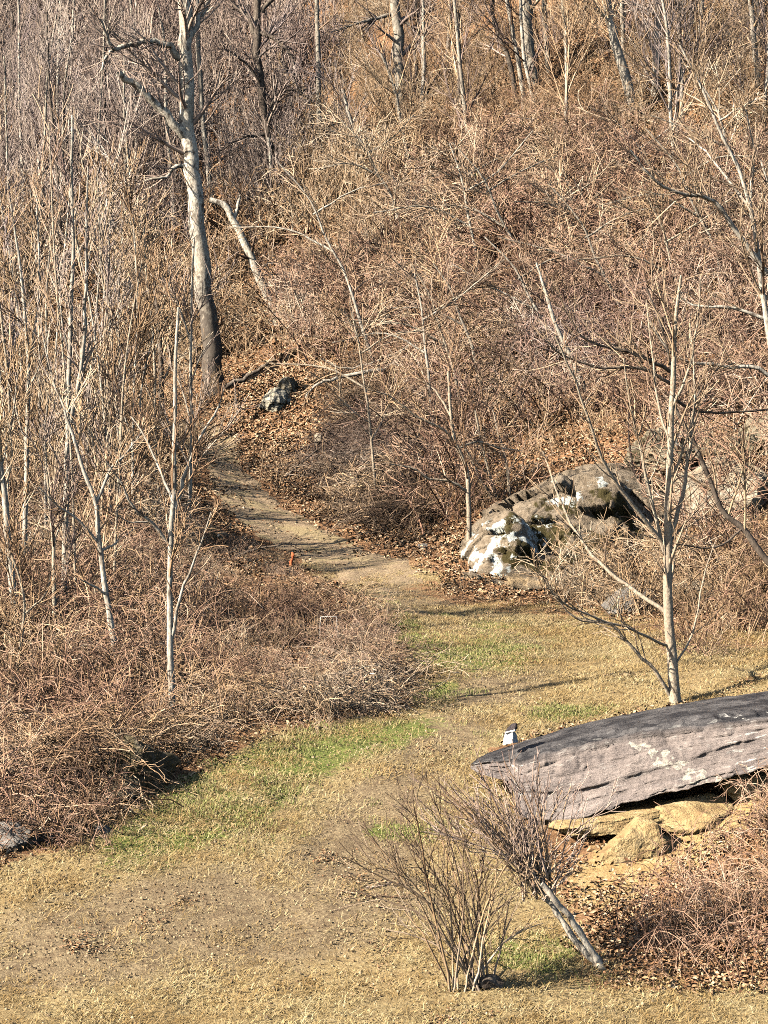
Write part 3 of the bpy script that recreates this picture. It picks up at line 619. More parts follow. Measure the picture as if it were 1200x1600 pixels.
# ------------------------------------------------------------------ trees placed one by one
def tree(name, label, cat, d, pts, w0, w1, mat='bark_pale', twig='twig_tan', limbs=(), nb=10, nt=70, L=1.6, dd=0., seed=0, sides=7, srange=(.3, 1.), ang=(.5, 1.1), group=None, trop=.35, ntt=0, blunt=False, rt=.006, bias=None):
    """pts: photo pixels from the foot up, d metres away; w0, w1 widths in photo pixels; limbs: (pixels, w0, w1, lean in depth)"""
    rg = np.random.default_rng(seed + 1000); s = d / F_PX
    foot = hit(*pts[0]) if d is None else W(*pts[0], d)
    P = np.array([W(x, y, d + dd * i / (len(pts) - 1)) for i, (x, y) in enumerate(pts)])
    g = gpt(*P[0][:2]); g[2] -= .12
    up = P[1] - P[0]
    if P[0][2] > g[2]: P = np.vstack([[P[0] - up / (abs(up[2]) + 1e-6) * (P[0][2] - g[2])], P]) if P[0][2] - g[2] < 6 else P
    root = empty(name, P[0], label, cat, group)
    k = max(14, len(pts) * 4); T = resample(P, k); u = np.linspace(0, 1, k); r = .5 * s * (w0 + (w1 - w0) * u ** .8)
    r = r * (1 + .35 * np.exp(-u * 14)); wob = (vnoise(np.arange(k) * .7 + seed * 3.1, np.zeros(k), 1.) - .5)
    T[1:, 0] += wob[1:] * .5 * r[1:]; r = r * (1 + .12 * (vnoise(np.arange(k) * .9, np.full(k, seed + .5), 1.) - .5))
    mb = MB(); mb.tubes(T[None], r[None], sides)
    th = np.arange(sides) * 2 * np.pi / sides; t = unit(T[-1] - T[-2]); a = unit(np.cross(t, [0, 1, .1])); b = np.cross(t, a)
    mb.cap(T[-1] + (a * np.cos(th)[:, None] + b * np.sin(th)[:, None]) * r[-1])
    mb.build('trunk', M[mat], root, smooth=True)
    PP, RR = [resample(T, 9)], [np.interp(np.linspace(0, 1, 9), u, r)]
    for lp, a0, a1, dl in limbs:
        Q = np.array([W(x, y, d + dd * .5 + dl * i / (len(lp) - 1)) for i, (x, y) in enumerate(lp)])
        kk = max(9, len(lp) * 3); Q = resample(Q, kk); q = .5 * s * (a0 + (a1 - a0) * np.linspace(0, 1, kk))
        Q[1:] += rg.normal(size=(kk - 1, 3)) * (q[1:, None] * .35)
        lb = MB(); lb.tubes(Q[None], q[None], 5); lb.build('limb', M[mat], root, smooth=True)
        PP.append(resample(Q, 9)); RR.append(np.interp(np.linspace(0, 1, 9), np.linspace(0, 1, kk), q))
    if nt:
        P0, R0 = np.array(PP), np.array(RR); cr = MB()
        if blunt: P0, R0 = P0[1:], R0[1:]
        if nb:
            P1, R1 = grow(P0[:1], R0[:1], nb, rg, L * 1.5, ang, 7, .45, rt, .05 * d / 40, .10, trop, srange, bias)
            cr.tubes(P1, R1, 4)
            P0 = np.concatenate([np.array([resample(p, 7) for p in P0]), P1]); R0 = np.concatenate([np.array([np.interp(np.linspace(0, 1, 7), np.linspace(0, 1, 9), q) for q in R0]), R1])
        P2, R2 = grow(P0[1:] if len(P0) > 1 else P0, R0[1:] if len(R0) > 1 else R0, nt, rg, L * .8, (.35, .9), 5, .5, rt * .8, .02 * d / 40, .14, trop, (.2, 1.), bias)
        cr.tubes(P2, R2, 3)
        if ntt:
            P3, R3 = grow(P2, R2, ntt, rg, L * .42, (.35, .9), 4, .6, rt * .7, .012 * d / 40, .16, trop * .6, (.25, 1.), bias); cr.tubes(P3, R3, 3)
        cr.build('crown', M[twig], root)
    return root

# --- by the track
tree('beech_tree', 'tallest pale mottled tree with a broken snag limb, left of the track', 'tree', 68, [(339,618),(331,540),(318,450),(308,350),(300,260),(293,180),(291,90),(289,0),(288,-150),(292,-350)], 30, 20, 'bark_bole', 'twig_mauve',
     [([(294,218),(262,185),(225,145),(186,112)], 17, 10, -1.0), ([(285,92),(262,72),(235,65),(205,68),(183,76),(172,70),(165,50),(158,30)], 12, 4, -1.5), ([(183,76),(168,84),(160,110)], 6, 3, -.5),
      ([(296,60),(310,30),(325,0),(345,-50)], 9, 5, 1), ([(292,258),(272,262),(260,276),(235,280),(215,290)], 8, 2, -.5), ([(290,-30),(260,-80),(220,-140)], 12, 6, -1)], nb=9, nt=220, ntt=160, L=2.6, seed=1, sides=10, srange=(.45, 1), rt=.012)
tree('snag', 'broken leaning snag with a dark hooked top, right of the tallest tree', 'tree', 76, [(436,508),(408,440),(387,390),(366,345),(352,322),(328,312)], 17, 9, 'bark_beech', 'twig_dark', [([(366,345),(372,320),(375,305)], 6, 4, .5)], nb=3, nt=20, L=1.2, seed=2, blunt=False)
tree('dark_tree', 'dark forked tree with wide twiggy limbs, top left of centre', 'tree', 90, [(446,400),(434,320),(420,220),(409,140),(402,80),(403,20),(405,-80)], 15, 11, 'bark_dark', 'twig_mauve',
     [([(402,60),(385,25),(365,5),(340,-20)], 9, 5, 1), ([(405,50),(430,60),(455,90),(460,120)], 8, 4, -1), ([(415,175),(440,145),(470,140)], 5, 3, 0), ([(418,210),(380,215),(345,235)], 5, 2, -1), ([(412,150),(395,110),(365,85),(350,75)], 5, 2, -1), ([(410,20),(430,-10),(460,-40)], 8, 5, 0)], nb=10, nt=240, ntt=120, L=2.6, seed=3, rt=.012)
tree('pale_tree', 'slim pale trunk standing just behind the tallest tree', 'tree', 92, [(327,275),(318,190),(312,110),(308,20),(306,-60)], 9, 7, 'bark_pale', 'twig_mauve', nb=6, nt=60, L=2, seed=4, rt=.012)
tree('grey_tree', 'grey trunk with a long drooping limb, top centre', 'tree', 92, [(627,170),(624,105),(622,50),(618,0),(614,-110)], 20, 15, 'bark_grey', 'twig_mauve', [([(612,22),(585,28),(555,38),(518,50)], 7, 2, -1), ([(628,30),(650,50),(668,68)], 5, 2, 0), ([(616,-10),(590,-25),(560,-60)], 8, 4, 0)], nb=7, nt=150, L=2.2, seed=5, rt=.012)
tree('twin_stem', 'thin dark crooked stem right of the grey top centre trunk', 'tree', 93, [(655,130),(648,85),(655,50),(650,10),(640,-60)], 6, 4, 'bark_dark', 'twig_mauve', nb=4, nt=40, L=1.6, seed=6, rt=.012)
for i, (lab, d, pts, a, b, mt) in enumerate([
    ('thickest grey trunk in the cluster of trees, top right of centre', 86, [(836,215),(831,120),(825,40),(821,-20),(818,-120)], 21, 16, 'bark_grey'),
    ('dark leaning stem, leftmost of the cluster right of top centre', 85, [(812,195),(800,110),(782,60),(770,20),(768,-60)], 9, 7, 'bark_dark'),
    ('slim pale stem just left of the thick grey trunk in the cluster', 84, [(822,190),(814,120),(803,60),(792,0),(785,-60)], 8, 6, 'bark_pale'),
    ('thin pale stem leaning against the foot of the thick cluster trunk', 83, [(845,205),(832,150),(820,95),(815,40),(812,-40)], 7, 5, 'bark_pale'),
    ('slender grey trunk right of the thick cluster trunk', 87, [(868,195),(858,110),(852,40),(848,-60)], 10, 8, 'bark_grey'),
    ('thin tan trunk, rightmost of the top right of centre cluster', 88, [(893,170),(886,90),(880,20),(876,-60)], 8, 6, 'bark_tan'),
    ('pale mottled trunk leaning left at the top right', 80, [(1004,222),(978,125),(960,62),(947,0),(934,-90)], 17, 13, 'bark_pale'),
    ('straight pale mottled trunk beside the leaning one, top right', 81, [(1021,222),(1024,145),(1027,60),(1031,-60)], 14, 11, 'bark_pale'),
    ('dark slender trunk near the right edge at the top', 78, [(1190,190),(1182,100),(1176,40),(1168,-80)], 11, 8, 'bark_grey'),
    ('thin pale trunk leaning left, upper middle of the hillside', 84, [(586,305),(566,245),(550,195),(536,140)], 8, 5, 'bark_pale'),
    ('straight pale trunk half hidden by twigs, upper middle', 90, [(504,255),(499,170),(497,80),(494,-40)], 9, 7, 'bark_grey'),
    ('thin pale stem left of the straight half hidden trunk', 88, [(437,385),(430,330),(424,270),(420,215)], 7, 5, 'bark_pale'),
    ('slim grey trunk between the grey top centre trunk and the cluster', 96, [(705,160),(700,90),(704,20),(708,-60)], 8, 6, 'bark_grey'),
    ('thin dark trunk at the top right of the cluster', 92, [(918,150),(912,80),(915,10),(920,-60)], 9, 7, 'bark_dark'),
    ('pale slim trunk between the leaning trunk and the right edge', 84, [(1098,170),(1092,90),(1096,10),(1100,-70)], 8, 6, 'bark_grey')]):
    tree('woodland_tree', lab, 'tree', d, pts, a, b, mt, 'twig_mauve' if i % 2 else 'twig_tan', nb=6, nt=90, L=2.2, seed=20 + i, rt=.011, group='trunks on the upper hillside')
tree('dead_trunk', 'dead pale trunk leaning over the right hillside', 'tree', 55, [(928,645),(898,572),(870,512),(852,455),(838,410)], 12, 3, 'bark_beech', 'twig_tan', nb=3, nt=15, L=.8, seed=40)
# --- right hand saplings
tree('sapling', 'tall smooth sapling with spreading branches standing behind the slab', 'tree', 32.3, [(1056,1097),(1047,1000),(1043,900),(1044,800),(1047,700),(1051,600),(1053,540),(1058,480),(1064,430)], 21, 4, 'bark_tan', 'twig_pale',
     [([(1042,860),(1000,802),(960,752),(932,692),(902,605),(868,525)], 8, 2.5, -1.2), ([(1042,958),(990,922),(940,882),(900,832),(872,772),(848,705)], 8, 2.5, 1.0), ([(1048,1088),(1022,1048),(985,1010),(955,975),(905,968),(872,938),(850,898)], 7, 2, -.8),
      ([(1047,835),(1068,765),(1078,695),(1086,610),(1078,500)], 8, 2, .6), ([(1043,880),(1020,795),(1002,705),(986,640),(975,560)], 7, 2, -.5), ([(1046,760),(1050,700),(1030,640),(1020,560),(1010,470)], 6, 2, .5), ([(1050,640),(1075,580),(1090,500),(1095,430)], 5, 1.5, -.4), ([(1046,1010),(990,985),(930,965),(870,935),(845,895)], 5, 1.5, -1.4), ([(1050,1050),(1085,980),(1100,900),(1120,840)], 4, 1.5, 1)],
     nb=12, nt=170, ntt=120, L=1.1, seed=50, srange=(.15, .9), ang=(.4, .9), rt=.008)
tree('leaning_tree', 'dark crooked stem leaning in from the right edge behind the sapling', 'tree', 37.5, [(1290,985),(1240,920),(1190,865),(1160,825),(1128,798),(1104,738),(1084,690),(1062,652),(1052,622),(1046,560),(1030,500),(1010,450)], 14, 3, 'bark_dark', 'twig_pale',
     [([(1052,622),(1080,640),(1130,645),(1200,640)], 6, 3, 1), ([(1046,580),(1010,560),(965,545),(915,530),(880,480)], 7, 2, -1), ([(1100,735),(1080,665),(1100,600),(1140,560)], 5, 2, 1), ([(1160,826),(1120,855),(1060,850),(1000,835)], 4, 1.5, -1), ([(1050,600),(1000,575),(940,575),(880,555),(850,530)], 6, 2, -.6)], nb=10, nt=200, ntt=140, L=1.4, seed=51, srange=(.3, 1), rt=.008)
tree('edge_tree', 'white limbed tree reaching in at the right edge of the hillside', 'tree', 40, [(1262,945),(1245,800),(1222,640),(1200,520),(1192,460),(1184,395),(1172,325),(1156,268),(1128,212),(1098,140),(1062,70)], 15, 3, 'bark_pale', 'twig_pale',
     [([(1198,428),(1160,372),(1120,318),(1092,306),(1055,300),(1020,278),(985,235)], 9, 3, -1), ([(1222,600),(1180,575),(1130,572),(1075,566),(1045,548),(1015,500)], 8, 2, -.5), ([(1202,500),(1150,482),(1090,478),(1060,462)], 7, 2, 0), ([(1180,370),(1172,310),(1178,240),(1165,170)], 6, 2, .5), ([(1172,325),(1130,270),(1100,235),(1075,215)], 5, 2, 1), ([(1215,600),(1230,450),(1210,330),(1190,250)], 7, 3, 1)], nb=12, nt=260, ntt=160, L=1.7, seed=52, srange=(.3, 1), rt=.009)
tree('small_tree', 'small crooked pale tree at the left end of the lichen outcrop', 'tree', 46.3, [(733,862),(732,780),(728,732),(712,692),(704,642),(700,580)], 10, 4, 'bark_tan', 'twig_tan',
     [([(730,768),(705,752),(672,748),(645,732),(610,725)], 5, 2, -.6), ([(712,692),(690,670),(650,650),(610,620),(580,610)], 5, 1.5, -.8), ([(716,700),(745,690),(780,700),(815,705)], 4, 2, .3), ([(704,650),(680,610),(650,590)], 4, 1.5, .4)], nb=7, nt=120, ntt=60, L=1.2, seed=53, rt=.008)
for i, (lab, pts, a) in enumerate([('thin brown stem right of the small crooked tree, rightmost of three', [(796,790),(794,740),(782,690),(770,640)], 6), ('thin slanting stem, middle of three right of the small crooked tree', [(775,778),(762,730),(752,690),(742,640)], 6), ('thin stem leaning left, leftmost of three beside the small crooked tree', [(772,782),(750,748),(738,720),(715,680)], 6)]):
    tree('thin_shrub', lab, 'shrub', 49.5, pts, a, 3, 'bark_tan', 'twig_tan', nb=4, nt=50, L=1.1, seed=60 + i, rt=.008, group='thin stems above the outcrop')
# --- left hand saplings
tree('sapling', 'slim white sapling in front of the bramble patch, nearest the track', 'tree', 31.5, [(269,1140),(266,1000),(266,860),(272,760),(273,650),(275,560),(279,480)], 14, 4, 'bark_pale', 'twig_tan',
     [([(265,848),(235,815),(208,790),(190,755),(165,720)], 6, 2, -.6), ([(274,795),(288,742),(308,692),(338,642),(352,600)], 7, 2, .4), ([(270,785),(248,730),(225,680),(205,650)], 5, 2, .5), ([(268,1000),(285,920),(310,860),(330,800)], 6, 2, -.5), ([(233,815),(200,815),(178,800)], 3, 1.5, -.3)], nb=8, nt=120, ntt=80, L=.9, seed=70, srange=(.3, 1), ang=(.4, .8), rt=.008)
tree('sapling', 'forked white sapling with stubby low branches, left of the slim one', 'tree', 34.5, [(180,1010),(167,935),(156,855),(149,785),(130,732),(117,690),(100,640)], 12, 4, 'bark_pale', 'twig_tan',
     [([(150,785),(172,735),(200,705),(225,670)], 6, 2, .4), ([(168,930),(145,915),(125,905)], 5, 2, -.3), ([(157,860),(180,850),(188,835)], 5, 2, .2), ([(156,850),(125,815),(90,790),(60,760)], 5, 2, -.5)], nb=6, nt=90, ntt=60, L=.9, seed=71, rt=.008)
LEFT = [('tall pale birch like sapling rising above the left thicket', 38, [(102,860),(105,740),(107,640),(110,500),(115,400),(112,300),(113,180)], 12, 4, [([(107,650),(85,600),(70,540),(62,480)], 4, 1.5, .4), ([(110,660),(128,580),(133,480),(135,380),(138,260)], 8, 2.5, -.4), ([(108,560),(95,480),(90,400)], 4, 1.5, 0)]),
 ('white forked sapling near the left edge of the thicket', 40, [(40,800),(43,680),(44,560),(38,480),(28,390),(15,310)], 10, 3, [([(46,552),(60,470),(60,380),(56,290)], 6, 2, .4), ([(44,610),(62,570),(80,520)], 3, 1.5, -.4), ([(43,700),(25,640),(5,560)], 4, 1.5, .3)]),
 ('thick white stem cut by the left edge of the picture', 36, [(12,830),(4,750),(-2,690),(-10,600),(-14,480)], 13, 6, [([(2,730),(20,650),(30,560)], 4, 1.5, 0)]),
 ('thin tan stem between the tall birch like sapling and the slim white one', 44, [(160,790),(163,700),(165,620),(162,540),(168,460)], 6, 2, [([(163,660),(178,600),(190,560)], 3, 1.5, 0)]),
 ('thin straight tan sapling a little left of the tallest tree', 50, [(243,720),(242,600),(237,500),(229,430),(225,350)], 6, 3, [([(240,560),(255,510),(275,470)], 3, 1.2, 0), ([(242,640),(222,590),(205,560)], 3, 1.2, .2)]),
 ('dark trunk in shade behind the thin tan sapling', 62, [(252,660),(252,580),(247,500),(243,440)], 10, 7, []),
 ('thin white sapling just left of the foot of the tallest tree', 48, [(297,760),(300,660),(298,560),(300,450),(303,370)], 7, 3, [([(298,600),(312,560),(330,530)], 3, 1.2, 0), ([(299,660),(285,610),(268,575)], 3, 1.2, .2), ([(300,540),(280,480),(262,440)], 3, 1.2, .2)]),
 ('thin pale stem leaning right in the middle of the left thicket', 46, [(205,780),(215,690),(222,600),(240,520)], 5, 2, [([(212,700),(195,650),(185,600)], 3, 1.2, 0)]),
 ('crooked red brown stem in the brambles at the left edge', 33, [(25,1060),(38,960),(30,900),(10,850)], 7, 3, [([(36,960),(70,930),(80,890)], 4, 1.5, 0)]),
 ('pale stem standing in brambles left of the forked white sapling', 36, [(84,980),(85,900),(82,830),(75,760),(70,690)], 9, 4, [([(84,850),(100,800),(110,740)], 3, 1.5, 0)]),
 ('slim grey sapling between the tall birch like one and the white forked one', 43, [(72,800),(70,700),(75,600),(72,480),(80,360)], 6, 2.5, [([(72,640),(58,590),(50,520)], 3, 1.2, 0)]),
 ('slender grey sapling high in the left thicket, right of the tall birch like one', 52, [(190,690),(188,600),(185,480),(190,380),(196,260)], 6, 2.5, [([(187,540),(172,470),(160,400)], 3, 1.2, 0), ([(186,500),(205,440),(220,370)], 3, 1.2, 0)])]
for i, (lab, d, pts, a, b, lm) in enumerate(LEFT):
    tree('sapling', lab, 'tree', d, pts, a, b, 'bark_dark' if 'dark trunk' in lab else 'bark_grey' if 'grey' in lab else 'bark_tan' if 'tan' in lab or 'red' in lab else 'bark_pale', 'twig_tan' if i % 3 else 'twig_mauve', lm, nb=7, nt=110, ntt=70, L=1.2 * d / 42, seed=80 + i, rt=.009 * d / 40, ang=(.35, .7), trop=.5, srange=(.25, 1), group='saplings in the left thicket')

ORD = ['first','second','third','fourth','fifth','sixth','seventh','eighth','ninth','tenth','eleventh','twelfth','thirteenth','fourteenth','fifteenth','sixteenth','seventeenth','eighteenth','nineteenth','twentieth']
rg = np.random.default_rng(77)
xs = np.sort(rg.uniform(-10, 275, 18))
for i, x in enumerate(xs):           # slim stems of the upper left wood
    y = rg.uniform(270, 420); d = 95 + (300 - y) * .08 + rg.uniform(-8, 4); h = rg.uniform(260, 420); ln = rg.uniform(-30, 30)
    tree('slim_tree', f'slim mauve grey tree in the upper left wood, {ORD[i]} from the left edge', 'tree', d, [(x, y), (x + ln * .3, y - h * .35), (x + ln * .6 + rg.uniform(-6, 6), y - h * .7), (x + ln, y - h)], rg.uniform(5, 9), 3, ['bark_grey', 'bark_dark', 'bark_pale'][i % 3], 'twig_mauve', nb=12, nt=170, ntt=90, L=2.6, seed=200 + i, rt=.011, ang=(.3, .7), trop=.6, srange=(.2, 1), group='slim trees in the upper left wood')
xs = np.sort(rg.uniform(560, 1190, 14))
for i, x in enumerate(xs):
    y = rg.uniform(120, 330); d = np.interp(y, [0, 200, 400], [98, 83, 69]) + rg.uniform(-3, 3) - (x - 800) * .012; h = rg.uniform(160, 330); ln = rg.uniform(-50, 20)
    tree('slim_tree', f'slim twiggy tree on the right hillside, {ORD[i]} from the left among them', 'tree', d, [(x, y), (x + ln * .3, y - h * .35), (x + ln * .6 + rg.uniform(-6, 6), y - h * .7), (x + ln, y - h)], rg.uniform(6, 10), 4, ['bark_grey', 'bark_pale', 'bark_dark'][i % 3], 'twig_mauve' if i % 2 else 'twig_tan', nb=12, nt=150, ntt=90, L=2.8, seed=240 + i, rt=.010, ang=(.3, .8), trop=.4, srange=(.2, 1), group='slim trees on the right hillside')

xs = np.sort(rg.uniform(-5, 215, 13))
for i, x in enumerate(xs):
    d = rg.uniform(37, 60); g = None
    y = float(np.interp(d, [36, 45, 57, 66], [1000, 805, 640, 590])); h = rg.uniform(5.0, 9.0) * F_PX / d; ln = rg.uniform(-70, 70)
    tree('slender_sapling', f'slender bare sapling in the left thicket, {ORD[i]} from the left edge', 'tree', d, [(x, y), (x + ln * .2, y - h * .35), (x + ln * .6 + rg.uniform(-8, 8), y - h * .7), (x + ln, y - h)], rg.uniform(4, 7), 2, ['bark_pale', 'bark_tan', 'bark_pale', 'bark_grey'][i % 4], ['twig_tan', 'twig_mauve', 'twig_pale'][i % 3], nb=13, nt=110, ntt=90, L=1.6, seed=300 + i, rt=.009 * d / 40, ang=(.3, .7), trop=.6, srange=(.15, 1), group='slender saplings in the left thicket')
xs = np.sort(rg.uniform(520, 1190, 16))
for i, x in enumerate(xs):
    y = rg.uniform(330, 700) if x < 800 else rg.uniform(300, 600); d = float(np.interp(y, [200, 400, 600, 700], [82, 68, 58, 52])) - max(0, x - 800) * .012; h = rg.uniform(2.5, 4.5) * F_PX / d; ln = -rg.uniform(20, 130)
    lm = [([(x + ln * .3, y - h * .4), (x + ln * .3 - h * .3, y - h * .55), (x + ln * .3 - h * .7, y - h * rg.uniform(.45, .8))], 4, 1.5, rg.uniform(-1, 1)), ([(x + ln * .55, y - h * .65), (x + ln * .55 + h * .25, y - h * .8), (x + ln * .55 + h * .5, y - h * rg.uniform(.8, 1.1))], 3.5, 1.5, rg.uniform(-1, 1))]
    tree('crooked_shrub', f'crooked pale limbed shrub on the right hillside, {ORD[i]} from the left', 'shrub', d, [(x, y), (x + ln * .15, y - h * .25), (x + ln * .4, y - h * .5), (x + ln * .6, y - h * .75), (x + ln, y - h)], rg.uniform(5, 8), 2, ['bark_pale', 'bark_tan', 'bark_grey'][i % 3], ['twig_pale', 'twig_tan'][i % 2], lm, nb=9, nt=90, ntt=70, L=1.6, seed=340 + i, rt=.011 * d / 55, ang=(.5, 1.1), trop=.1, srange=(.2, 1), group='crooked shrubs on the right hillside')

# ------------------------------------------------------------------ foreground shrubs
def fan_shrub():
    root = empty('shrub', gpt(*hit(748, 1545)[:2]), 'bare many stemmed shrub fanning out on the front lawn', 'shrub')
    rg = np.random.default_rng(5); d = float(root.location.y); B = np.array(root.location)
    tips = [(560,1385),(585,1330),(610,1290),(640,1265),(665,1225),(690,1330),(700,1260),(720,1380),(735,1300),(748,1350),(760,1270),(775,1330),(790,1400),(800,1330),(820,1400),(630,1420),(600,1450),(660,1380),(650,1310),(840,1440),(700,1430),(570,1300),(545,1340),(770,1390),(715,1320),(680,1290)]
    stems = []
    for i, (tx, ty) in enumerate(tips):
        dz = rg.uniform(-.7, .7); b = B + np.array([rg.uniform(-.30, .14), rg.uniform(-.12, .12), -.04]); e = W(tx + rg.uniform(-8, 8), ty, d + dz)
        mid = b * .5 + e * .5 + np.array([(b[0] - e[0]) * .06 + rg.normal() * .05, rg.normal() * .06, .06 + .10 * abs(e[0] - b[0])]); q = b * .8 + mid * .2 + np.array([0, 0, .03])
        P = resample(np.array([b, b * .72 + mid * .28, mid, mid * .4 + e * .6 + np.array([0, 0, .03]), e]), 11); P[1:] += np.cumsum(rg.normal(size=(10, 3)), 0) * .009
        r = np.linspace(rg.uniform(.011, .018), .005, 11); mb = MB(); mb.tubes(P[None], r[None], 5); mb.build('stem', M['twig_dark' if i % 2 == 0 else 'twig_tan'], root, smooth=True)
        stems.append((resample(P, 9), np.interp(np.linspace(0, 1, 9), np.linspace(0, 1, 11), r)))
    P0 = np.array([s[0] for s in stems]); R0 = np.array([s[1] for s in stems]); cr = MB()
    P1, R1 = grow(P0, R0, 190, rg, .8, (.25, .65), 6, .6, .0032, .006, .12, .2, (.3, .95)); cr.tubes(P1, R1, 3)
    P2, R2 = grow(P1, R1, 260, rg, .36, (.3, .7), 4, .7, .003, .0045, .14, .2); cr.tubes(P2, R2, 3)
    cr.build('twigs', M['twig_dark'], root)
    st = rock('stump', (B[0] + .12, B[1] - .02, B[2] + .06), (.24, .18, .16), M['bark_dark'], 71, None, planes=9, sub=3, cat=None); st.parent = root; st.location = (.12, -.02, .06)
fan_shrub()
def leaning_trunk():
    d = 23.3; base = hit(944, 1514); d = base[1]
    root = empty('leaning_shrub', base, 'cut leaning double trunk sprouting a brush of upright whips', 'shrub')
    rg = np.random.default_rng(9)
    A = np.array([W(948,1522,d), W(920,1480,d), W(893,1438,d-.05), W(866,1404,d-.1), W(846,1380,d-.1)]); Bt = np.array([W(938,1515,d+.05), W(903,1474,d+.08), W(872,1430,d+.1), W(846,1394,d+.1), W(824,1362,d+.1)])
    PP = []; RR = []
    for Q, w in ((A, .042), (Bt, .036)):
        P = resample(Q, 16); P[1:] += rg.normal(size=(15, 3)) * .008; r = np.linspace(w, w * .72, 16) * (1 + .18 * rg.normal(size=16) * .5)
        mb = MB(); mb.tubes(P[None], r[None], 9); th = np.arange(9) * 2 * np.pi / 9; t = unit(P[-1] - P[-2]); a = unit(np.cross(t, [0, 1, 0])); b = np.cross(t, a); mb.cap(P[-1] + (a * np.cos(th)[:, None] + b * np.sin(th)[:, None]) * r[-1])
        mb.build('trunk', M['bark_pale'], root, smooth=True)
    cr = MB(); stems = []
    for i in range(80):
        b = W(rg.uniform(815, 868), rg.uniform(1360, 1410), d + rg.uniform(-.12, .15)); tx = rg.normal(805, 70); ty = rg.uniform(1165, 1330) + abs(tx - 810) * .3
        if i % 9 == 0: tx, ty = rg.uniform(640, 730), rg.uniform(1190, 1300)
        e = W(tx, ty, d + rg.uniform(-.5, .6)); mid = b * .5 + e * .5 + np.array([rg.uniform(-.05, .1), 0, .05])
        P = resample(np.array([b, mid, e]), 9); P[1:] += np.cumsum(rg.normal(size=(8, 3)), 0) * .010; r = np.linspace(rg.uniform(.006, .011), .004, 9)
        stems.append((P, r)); mb = MB(); mb.tubes(P[None], r[None], 4)
        mb.build('whip', M[['twig_tan', 'twig_mauve', 'twig_pale'][i % 3]], root)
    P0 = np.array([s[0] for s in stems]); R0 = np.array([s[1] for s in stems])
    P1, R1 = grow(P0, R0, 330, rg, .5, (.25, .6), 5, .6, .004, .006, .08, .4, (.15, .95)); cr.tubes(P1, R1, 3)
    P2, R2 = grow(P1, R1, 300, rg, .25, (.3, .7), 4, .7, .0038, .005, .1, .3); cr.tubes(P2, R2, 3)
    cr.build('twigs', M['twig_mauve'], root)
leaning_trunk()

